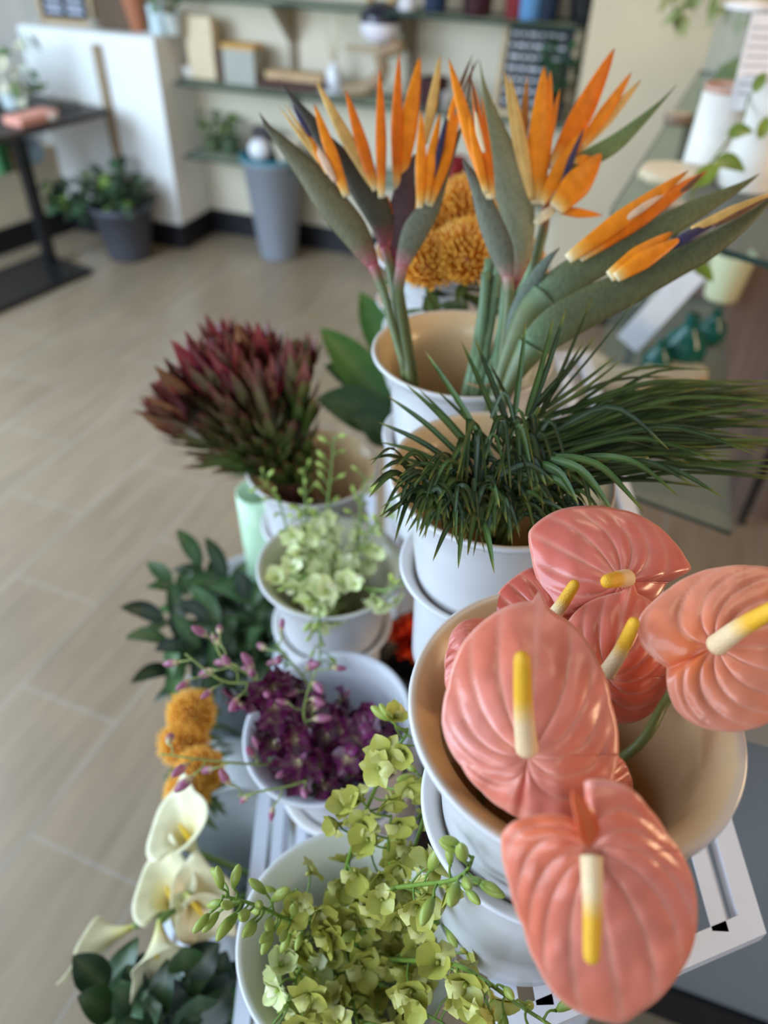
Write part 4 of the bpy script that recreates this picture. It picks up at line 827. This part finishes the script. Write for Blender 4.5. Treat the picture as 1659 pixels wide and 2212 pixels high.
def spray(label, path, key, kind, nfl, nbud, f0=.12, spread=.022, group=None, rstem=.0024, face=None, base=None):
    """path: (x, y, t) px from the bucket outwards; blossoms along it from fraction f0 on, buds at the tip"""
    K = ORC[kind]; b = base or bk(key, rnd(-.03, .03), rnd(-.03, .03), -.2)
    th = thing('orchid_spray', b, label, 'orchid', group)
    pts = sv([b]+[P(*p) for p in path], 40); i0 = 40//(len(path))
    q = MB(); q.tube(pts, [rstem*(1.1-.6*k/39) for k in range(40)], 7, K['stem'])
    for k in range(nfl+nbud):
        isb = k >= nfl; f = f0+(1-f0)*(k+.5*rnd(.3, 1.2))/(nfl+nbud); f = min(f, .995); j = int(f*39); p = pts[j]
        d = (pts[min(j+1, 39)]-pts[max(j-1, 0)]).normalized(); side = d.cross(rv()).normalized()
        sp_ = spread*(rnd(.7, 1.35) if not isb else rnd(.5, .8)); side = (side-FW*.35+Z3*(.15 if not isb else .25)).normalized()
        e = p+side*sp_+d*sp_*.4
        q.tube(sv([p, p+side*sp_*.6+Z3*.003, e], 6), [.0012, .001, .001, .0009, .0011, .0014], 5, K['stem'])
        fd = (side*.8-FW*.7+rv()*.65+Z3*-.15) if not isb else (side+d*.5-Z3*.45+rv()*.4)
        if isb: place(K['bud'], 'bud', th, e, fd, rnd(0, 6.28), K['bl']*rnd(.65, 1.05))
        else: place(random.choice(K['fl']), 'blossom', th, e, fd, rnd(-1, 1)+1.57, K['fs']*rnd(.8, 1.15))
    q.build('stem', M['stem'], th); return th
def mkset(stem, bud, fl, fs, bl): return dict(stem=lin(stem), bud=bud, fl=fl, fs=fs, bl=bl)
GA, GB, GC, GD = lin('b4b050'), lin('bcb956'), lin('9ca244'), lin('c8c274')
PA, PB, PC, PD = lin('dbe39c'), lin('e3e8ae'), lin('b9cf6a'), lin('ecebc0')
UA, UB, UC, UD = lin('5e0c42'), lin('560a3e'), lin('c8b48a'), lin('7a1c5c')
ORC = {
 'green': mkset('6f8a35', bud_mesh('green_bud', lin('a3b052'), lin('8ba03f'), M['petal']), [flower_mesh('green_blossom', (GA, GB, GC, GD), M['petal'], closed=c, seed=i) for i, c in enumerate((.05, .25, .5, .75, .15))], .0205, .022),
 'pale': mkset('7d9a48', bud_mesh('pale_bud', lin('b9cc66'), lin('9bb44e'), M['petal']), [flower_mesh('pale_blossom', (PA, PB, PC, PD), M['petal'], closed=c, seed=i+9) for i, c in enumerate((.05, .4, .75))], .021, .017),
 'purple': mkset('93a05a', bud_mesh('purple_bud', lin('a8627e'), lin('c9b58a'), M['petal']), [flower_mesh('purple_blossom', (UA, UB, UC, UD), M['petal'], closed=c, seed=i+19) for i, c in enumerate((.0, .15, .4))], .026, .026),
}
# front bucket, yellow-green
random.seed(41)
spray('green orchid spray rising to a hooked tip beside the anthurium bucket rim', [(735, 1990, .74), (748, 1880, .72), (775, 1790, .70), (812, 1700, .69), (850, 1625, .68), (876, 1590, .675), (880, 1572, .675)], 'front', 'green', 15, 2, .22)
spray('green orchid spray arching left past the bucket rim with a cluster of closed buds', [(740, 2030, .74), (690, 1998, .70), (620, 1985, .67), (570, 1962, .65), (520, 1945, .64), (478, 1935, .635)], 'front', 'green', 4, 24, .30, .021)
spray('green orchid spray stretching right with buds against the anthurium bucket', [(770, 2010, .73), (830, 1930, .66), (900, 1912, .60), (965, 1904, .54), (1005, 1885, .515), (1022, 1850, .51)], 'front', 'green', 9, 13, .25, .017)
spray('green orchid spray leaving the bucket at the lower right corner', [(800, 2080, .74), (900, 2075, .66), (985, 2085, .60), (1050, 2120, .56), (1120, 2170, .55), (1190, 2215, .54)], 'front', 'green', 11, 6, .25, .02)
spray('green orchid spray standing close behind the white rim of the anthurium bucket', [(800, 2010, .74), (870, 1890, .72), (905, 1800, .71), (925, 1720, .71), (930, 1665, .71)], 'front', 'green', 12, 3, .25, .02)
spray('green orchid spray with the largest flowers in the middle of the front bucket', [(760, 2080, .76), (800, 1990, .72), (830, 1900, .70), (840, 1810, .69), (845, 1760, .69)], 'front', 'green', 15, 0, .22, .024)
for k, pth in enumerate(([(720, 2100, .76), (700, 2040, .74), (660, 1960, .72), (640, 1920, .71)], [(760, 2130, .76), (700, 2140, .71), (650, 2150, .68), (620, 2170, .665)], [(800, 2130, .75), (860, 2150, .70), (900, 2180, .67), (960, 2212, .65)], [(760, 2110, .75), (760, 2150, .70), (770, 2200, .67), (780, 2240, .66)], [(830, 2100, .75), (880, 2060, .71), (930, 2010, .68), (960, 1980, .665)], [(760, 2060, .75), (770, 2040, .72), (780, 2020, .70), (790, 2000, .69)])):
    spray('short green orchid spray in the dense heap of blossoms filling the front bucket', pth, 'front', 'green', 13, 1, .2, .026, 'short sprays heaped in the front bucket')
spray('creamy white-green orchid spray at the left inside of the front bucket', [(690, 2110, .75), (660, 2090, .72), (640, 2110, .69), (640, 2150, .68)], 'front', 'pale', 6, 2, .45, .02)
# purple bucket
random.seed(48)
for lab, pth, nf, nb in (
    ('purple orchid spray with buds reaching up left to a yellow-green tip', [(680, 1610, .99), (600, 1520, .93), (540, 1460, .91), (480, 1420, .90), (458, 1365, .90)], 3, 7),
    ('purple orchid spray arching left with a broad open bloom at the rim', [(690, 1610, .99), (620, 1530, .93), (560, 1480, .90), (480, 1470, .89), (400, 1412, .885)], 5, 6),
    ('purple orchid spray crossing the left rim toward the orange pincushions', [(680, 1640, .98), (600, 1650, .92), (530, 1650, .89), (430, 1640, .87), (345, 1628, .865)], 2, 6),
    ('purple orchid spray rising at the back of its bucket', [(700, 1600, 1.0), (690, 1530, .95), (660, 1470, .93), (620, 1420, .92), (595, 1390, .92)], 3, 7),
    ('purple orchid spray with a bud hanging over the front rim', [(690, 1650, .97), (700, 1650, .92), (650, 1690, .88), (560, 1710, .86), (515, 1720, .86)], 3, 4),
    ('purple orchid spray curving up at the centre of its bucket', [(720, 1620, .98), (690, 1590, .94), (660, 1560, .91), (660, 1510, .90), (690, 1430, .90)], 4, 6)):
    spray(lab, pth, 'purple', 'purple', nf, nb, .25, .026, rstem=.0022)
for pth in ([(740, 1620, .98), (780, 1600, .95), (805, 1580, .94), (815, 1570, .94)], [(700, 1640, .97), (680, 1610, .93), (660, 1600, .92), (640, 1600, .92)], [(720, 1630, .97), (740, 1610, .93), (750, 1620, .92), (770, 1630, .91)], [(680, 1600, .98), (640, 1570, .95), (600, 1560, .94), (575, 1550, .93)], [(700, 1610, .98), (700, 1580, .96), (715, 1550, .96), (730, 1545, .96)], [(700, 1630, .97), (670, 1640, .93), (655, 1645, .92), (645, 1650, .92)], [(760, 1620, .97), (780, 1620, .94), (795, 1620, .93), (800, 1600, .93)], [(680, 1600, .98), (610, 1540, .94), (570, 1500, .92), (560, 1480, .91)]):
    spray('short dark purple orchid spray packed with open blooms inside its bucket', pth, 'purple', 'purple', 8, 1, .4, .024, 'short purple sprays inside the bucket')
# pale green bucket
random.seed(55)
for lab, pth in (('pale green orchid spray standing tallest, rising past the dark red bunch rim', [(700, 1240, 1.16), (705, 1120, 1.12), (715, 1020, 1.10), (722, 940, 1.09)]),
                 ('pale green orchid spray at the left, leaning over the mint vase', [(660, 1250, 1.15), (625, 1160, 1.11), (600, 1080, 1.09), (560, 1030, 1.08)]),
                 ('pale green orchid spray with dark stem at the right of its bucket', [(770, 1250, 1.15), (775, 1150, 1.12), (780, 1080, 1.11), (790, 1030, 1.10)]),
                 ('pale green orchid spray between the tallest one and the left one', [(680, 1240, 1.15), (665, 1140, 1.11), (660, 1080, 1.10), (655, 1010, 1.09)]),
                 ('pale green orchid spray whose buds reach toward the palm bucket', [(740, 1250, 1.15), (780, 1180, 1.11), (820, 1120, 1.09), (838, 1090, 1.08)]),
                 ('pale green orchid spray hanging over the right rim near the red-orange bloom', [(740, 1270, 1.12), (790, 1270, 1.06), (830, 1275, 1.03), (880, 1262, 1.01)]),
                 ('pale green orchid spray drooping over the front rim toward the purple orchids', [(690, 1290, 1.10), (690, 1320, 1.04), (690, 1380, 1.01), (692, 1440, 1.0)])):
    rt = 'tallest' in lab or 'dark stem' in lab
    spray(lab, pth, 'mid', 'pale', 7 if 'droop' not in lab else 3, 9 if 'hanging' not in lab else 3, .18, .018, rstem=.0022)
for pth in ([(680, 1270, 1.13), (665, 1240, 1.10), (650, 1250, 1.09), (640, 1265, 1.08)], [(690, 1290, 1.11), (690, 1290, 1.08), (700, 1300, 1.07), (720, 1300, 1.07)], [(690, 1220, 1.14), (680, 1180, 1.12), (690, 1150, 1.12), (700, 1120, 1.12)]):
    spray('short pale green orchid spray inside its bucket behind the purple ones', pth, 'mid', 'pale', 10, 2, .3, .022, 'short pale green sprays inside the bucket')

# ================================================================ dark red leafy bunch
random.seed(62)
for k in range(25):
    a = 385+((k-7)*.618 % 1)*270; f = (a-385)/270; y = 875-110*math.sin(min(1, f*1.6+.05)*1.57)+rnd(0, 110)*(1-abs(f-.4)) if f < .6 else 800+rnd(-10, 60)
    if k < 7: a, y = [(395, 855), (378, 895), (430, 800), (475, 750), (525, 765), (570, 775), (645, 800)][k]
    tt_ = 1.17+rnd(-.05, .07); base = bk('leuc', rnd(-.05, .03), rnd(-.04, .04), -.2)
    bx, by = 650+rnd(-60, 25), 1040
    lab = {0: 'reddest flower head of the dark red bunch, at its far left', 3: 'topmost stem of the dark red leafy bunch', 6: 'greener stem at the right side of the dark red bunch', 1: 'lowest left stem of the dark red bunch'}.get(k, 'upright stem with dark red leaves in the leafy bunch')
    th = thing('red_leaf_stem', base, lab, 'foliage stem', 'dark red stems in the leafy bunch' if k not in (0, 1, 3, 6) else None)
    pts = sv([base, P(bx, by, 1.22), P((bx*.9+a*1.1)/2, (by+y)/2+10, tt_+.02), P(a, y, tt_)], 26)
    q = MB(); q.tube(pts, [.0026]*26, 6, lin('5a3a30')); q.build('stem', M['stem'], th)
    q = MB(); red = (a < 600)
    for j in range(30):
        i = int(8+17*j/30); p = pts[i]; d = (pts[min(i+1, 25)]-pts[i-1]).normalized(); s = d.cross(rv()).normalized(); v = (d*.85+s*.55).normalized(); L = rnd(.05, .08)
        fr = j/30+(.1 if red else -.25); c = mix(lin('4d6a2c'), lin('5a3a2c'), max(0, fr-.35)*1.5)
        q.leaf([p, p+v*L*.33, p+v*L*.7+d*.003, p+v*L+d*.008], [.002, .0085, .0075, .0005], s, .25, [c, c, mix(c, lin('6d2430'), .2), lin('6d2028')])
    q.build('leaves', M['leaf'], th)
    q = MB(); p = pts[-3]; d = (pts[-1]-pts[-4]).normalized()
    for j in range(16):
        s = d.cross(rv()).normalized(); v = (d+s*(.25+.035*j)).normalized(); L = rnd(.045, .07)
        c = lin(random.choice(['7a1f2c', '8c2a30', '66182a', '9a3a2c' if k < 3 else '741d2e', '7d4a2c'])) if red else lin(random.choice(['7a3a3a', '6a5a38', '8a4a48', '55602f']))
        q.leaf([p, p+v*L*.3, p+v*L*.7, p+v*L+d*.012], [.004, .0135, .0105, .0005], s, .35, [mix(c, lin('6b6a34'), .4), c, c, c])
    q.build('flower_head', M['leaf'], th)

# ================================================================ orange pincushions
random.seed(69)
def pincushion(label, c, r, base, group=None):
    th = thing('pincushion_flower', base, label, 'flower', group)
    q = MB(); o1, o2 = lin('f09a26'), lin('e8861c')
    q.lathe([(.001, -.8*r), (.45*r, -.6*r), (.62*r, -.1*r), (.55*r, .3*r), (.28*r, .5*r), (.001, .56*r)], c, 16, lin('d67c1e'))
    q.build('core', M['petal'], th)
    q = MB()
    for k in range(420):
        z = 1-1.6*(k+.5)/420; a = k*2.39996; s = math.sqrt(max(0, 1-z*z)); d = Vector((s*math.cos(a), s*math.sin(a), z)); tn_ = Vector((-d.y, d.x, .4))
        p0 = Vector(c)+d*r*.5; p1 = Vector(c)+d*r*.9+tn_*r*.05; p2 = Vector(c)+d*r*rnd(1.0, 1.2)+Z3*r*.15+rv()*r*.07
        q.tube([p0, p1, p2], [.0012, .0010, .0016], 4, [mix(o2, lin('b85a16'), .25), lin('f7a02c'), lin('ffc44e')])
    q.build('pins', M['petal'], th)
    q = MB(); q.tube(sv([Vector(c)-Z3*r*.7, (Vector(c)+Vector(base))/2+Vector((0, 0, .02)), base], 8), .0042, 7, lin('5d6e38'))
    for k in range(12):
        p = Vector(c)-Z3*(r*.8+.004*k); d = rv(); d.z = -.2; d.normalize(); q.leaf([p, p+d*.02, p+d*.05], [.003, .008, .001], Z3, .2, lin('4f6434'))
    q.build('stem', M['stem'], th)
tp = .94
for a, b, r_, dt, lab in ((925, 575, .037, .0, 'orange pincushion at the left front of the rear bucket'), (1008, 558, .041, -.01, 'large orange pincushion at the front centre of the rear bucket'), (1000, 462, .041, .06, 'uppermost orange pincushion of the rear bucket'), (935, 490, .036, .07, 'orange pincushion at the upper left of the rear bucket'), (885, 545, .03, .08, 'orange pincushion peeping out at the far left of the rear bucket'), (1062, 510, .036, .04, 'orange pincushion behind the central beak'), (1120, 580, .032, .0, 'orange pincushion hidden behind the broadest beak')):
    pincushion(lab, P(a, b, 1.0+dt), r_, bk('pinc', rnd(-.04, .04), rnd(-.04, .04)))
for a, b, r_, t_, lab in ((415, 1545, .036, 1.24, 'orange pincushion highest of the small stack at the lowest step'), (398, 1608, .036, 1.22, 'orange pincushion at the left of the small stack at the lowest step'), (432, 1668, .034, 1.18, 'orange pincushion in the small stack just above the white callas'), (408, 1712, .032, 1.16, 'lowest orange pincushion touching the top calla')):
    pincushion(lab, P(a, b, t_), r_, bk('pin2', rnd(-.03, .03), rnd(-.03, .03), -.2))
tuft('leafy_branch', bk('pin2', 0, 0, -.02), .09, .12, 40, ['2f4a2c', '3c5a34', '24381f'], 'dark green leaves around the orange pincushions on the lowest step', 'foliage', .012, .06)

# ================================================================ callas
random.seed(76)
CW, CY, CG = lin('ebe3bb'), lin('e8d890'), lin('b4bd52')
def calla(label, p, axis, face, L, R0, stem, tipk=.35):
    """funnel from p along axis, open to `face`"""
    Z = Vector(axis).normalized(); Fc = Vector(face); Fc = (Fc-Z*Fc.dot(Z)).normalized(); X = Fc.cross(Z); base = stem[-1]
    th = thing('calla_lily', base, label, 'flower'); rows = []; cols = []
    for i in range(15):
        f = i/14; row = []; cc = []
        for k in range(33):
            ph = -2.95+5.9*k/32; bk_ = math.cos(ph)                        # ph=0: the back with the pointed tip
            r = R0*(.10+.90*f**1.7)*(1+.10*f*math.sin(3*ph)); ext = L*f*(.78+.22*bk_)
            r2 = r*(1+.35*max(0, f-.7)*(1-bk_)); z = ext-R0*.55*max(0, f-.72)*(1-.2*bk_)
            if abs(ph) < .5: z += L*tipk*f**6*(1-abs(ph)/.5)**1.6; r2 += R0*.25*f**6*(1-abs(ph)/.5)
            row.append(Vector(p)+Z*z+(-Fc*math.cos(ph)+X*math.sin(ph))*r2)
            c = mix(CG, CY, min(1, f*3.2)); cc.append(mix(c, CW, min(1, max(0, (f-.25)*2.4))))
        rows.append(row); cols.append(cc)
    q = MB(); q.grid(rows, cols); q.build('spathe', M['petal'], th, solid=.001)
    q = MB(); q.tube([Vector(p)+Z*L*.1, Vector(p)+Z*L*.4-Fc*.002, Vector(p)+Z*L*.62], [.004, .0042, .002], 8, lin('e8c23a')); q.build('spadix', M['spadix'], th)
    q = MB(); q.tube(sv([Vector(p)+Z*.004]+stem, 20), [.0048]*20, 8, lin('5d7a36')); q.build('stem', M['stem'], th)
tc_ = 1.05
def cst(k): return [P(560, 1900+10*k, 1.12), bk('calla', rnd(-.02, .05), rnd(-.03, .03), -.2)]
calla('topmost white calla, standing upright with a folded lip below the orange pincushions', P(425, 1845, 1.06), P(380, 1758, 1.04)-P(430, 1845, 1.06), -FW-RT*.4, .088, .043, cst(0), .25)
calla('white calla turned to the viewer, showing its open throat at the left', P(382, 1968, 1.05), P(330, 1858, .99)-P(382, 1968, 1.04), -FW*.8-Z3*.05-RT*.2, .082, .040, [P(450, 1960, 1.08)]+cst(3), .3)
calla('white calla beside the one with the open throat, turned to the right', P(430, 2000, 1.03), P(432, 1872, .97)-P(430, 2000, 1.02), -FW+RT*.35, .082, .038, [P(470, 1950, 1.1)]+cst(5), .25)
calla('white calla lying out to the left, its green base at the right', P(296, 1998, 1.03), P(190, 2050, 1.02)-P(296, 1998, 1.03), -Z3*.2+FW*.3-RT, .088, .026, [P(360, 1966, 1.05), P(450, 1950, 1.1)]+cst(6), .3)
calla('cream calla hanging down toward the broad-leaved green branches', P(345, 1985, .97), P(338, 2095, .94)-P(345, 1985, .97), -FW*.5+RT*.9, .072, .030, [P(380, 1965, 1.0), P(450, 1945, 1.1)]+cst(7), .3)
calla('white calla lowest on the right, above the dark broad leaves', P(400, 1930, 1.0), P(462, 2012, .95)-P(400, 1930, .99), -FW+Z3*.2, .066, .032, [P(450, 1930, 1.12)]+cst(8), .25)
# ================================================================ green branches
random.seed(83)
def branch(label, pts, n, L, Wd, cols, group=None, a=.9, name='leafy_branch'):
    th = thing(name, pts[0], label, 'branch', group); e = sv(pts, 26)
    q = MB(); q.tube(e, [.003-.0015*k/25 for k in range(26)], 6, lin('3f5230')); q.build('stem', M['stem'], th)
    q = MB()
    for j in range(n):
        i = int(7+18*j/n); p = e[i]; d = (e[min(i+1, 25)]-e[i-1]).normalized(); s = (d.cross(Vector((.2, -.3, 1)))).normalized()*(1 if j % 2 else -1); s = (s+rv()*.5).normalized()
        v = (d*(.55)+s*a).normalized() if j < n-1 else d; l = L*rnd(.75, 1.2); c = lin(random.choice(cols)); w_ = Wd*rnd(.85, 1.15)
        nn = (Z3+rv()*.5-FW*.5)
        q.leaf(sv([p, p+v*l*.5+Z3*l*.06, p+v*l-Z3*l*.10], 9), [w_*x for x in (.12, .55, .88, 1, .97, .82, .58, .28, .02)], nn, .18, c)
    q.build('leaves', M['leaf'], th)
DG = ['22361f', '2b4424', '1d2f20', '355028']
for k, (a, b, t_) in enumerate(((215, 2120, .98), (300, 2120, .96), (400, 2075, .95), (470, 2130, 1.0), (230, 2180, .95), (330, 2190, .93), (430, 2180, .96), (560, 2150, 1.02), (280, 2165, .95), (500, 2180, .98))):
    lab = {0: 'broad-leaved branch reaching furthest left under the lying calla', 2: 'broad-leaved branch whose top leaf crosses the low white calla', 7: 'broad-leaved branch close under the front orchid bucket'}.get(k, 'glossy dark broad-leaved branch in the bunch at the bottom edge of the photo')
    branch(lab, [bk('rus1', rnd(-.04, .04), rnd(-.03, .03), -.2), P(420+(a-380)*.35, 2260, 1.03), P(a, b, t_)], 13, .066, .022, DG+['3d5a3a'], None if k in (0, 2, 7) else 'glossy dark branches at the bottom edge')
for k, (a, b, t_) in enumerate(((330, 1330, 1.36), (350, 1240, 1.42), (420, 1200, 1.46), (350, 1450, 1.30), (380, 1400, 1.30), (480, 1230, 1.46), (340, 1380, 1.32), (530, 1280, 1.42), (440, 1330, 1.36), (560, 1240, 1.46))):
    lab = {0: 'glossy branch pointing straight left below the dark red bunch', 2: 'glossy branch with a pale blue sheen leaf at its top, below the dark red bunch', 3: 'glossy branch drooping lowest toward the orange pincushions'}.get(k, 'glossy narrow-leaved branch in the bunch left of the pale green orchids')
    branch(lab, [bk('rus2', rnd(-.04, .04), rnd(-.03, .03), -.2), P(560+(a-450)*.2, 1400, 1.50), P(a, b, t_)], 14, .085, .017, DG+['3d5c34', '4a6a3c'], None if k in (0, 2, 3) else 'glossy branches left of the pale green orchids', .75)
for a, b, c_, d_, t_, wd, lab in ((840, 900, 692, 708, 1.45, .040, 'broad green leaf pointing up left behind the dark red bunch bucket'), (850, 930, 684, 862, 1.42, .045, 'wide dark green leaf lying left just above the dark red bunch bucket rim'), (840, 800, 778, 630, 1.5, .030, 'green leaf standing up left of the rear pincushion bucket'), (850, 880, 700, 790, 1.47, .035, 'green leaf between the two broad ones behind the dark red bunch'), (860, 960, 760, 900, 1.40, .040, 'dark green leaf at the right above the dark red bunch bucket'), (1130, 760, 1215, 740, 1.3, .03, 'green leaf showing right of the bird of paradise bucket')):
    b0 = BK['leafy']+Vector((rnd(-.03, .03), rnd(-.03, .03), -.3)); th = thing('broad_leaf', b0, lab, 'leaf'); p, e = P(a, b, t_+.03), P(c_, d_, t_)
    q = MB(); q.leaf(sv([p, (p+e)/2+UP*.012, e], 12), [wd*x for x in (.12, .4, .66, .86, .97, 1, .98, .88, .7, .48, .25, .02)], -FW+Z3*.7, .2, lin(random.choice(['35601f', '2d5220', '3d6a24']))); q.build('blade', M['leaf'], th)
    q = MB(); q.tube(sv([p, b0+Z3*.32, b0], 8), .003, 6, lin('49632f')); q.build('stalk', M['stem'], th)
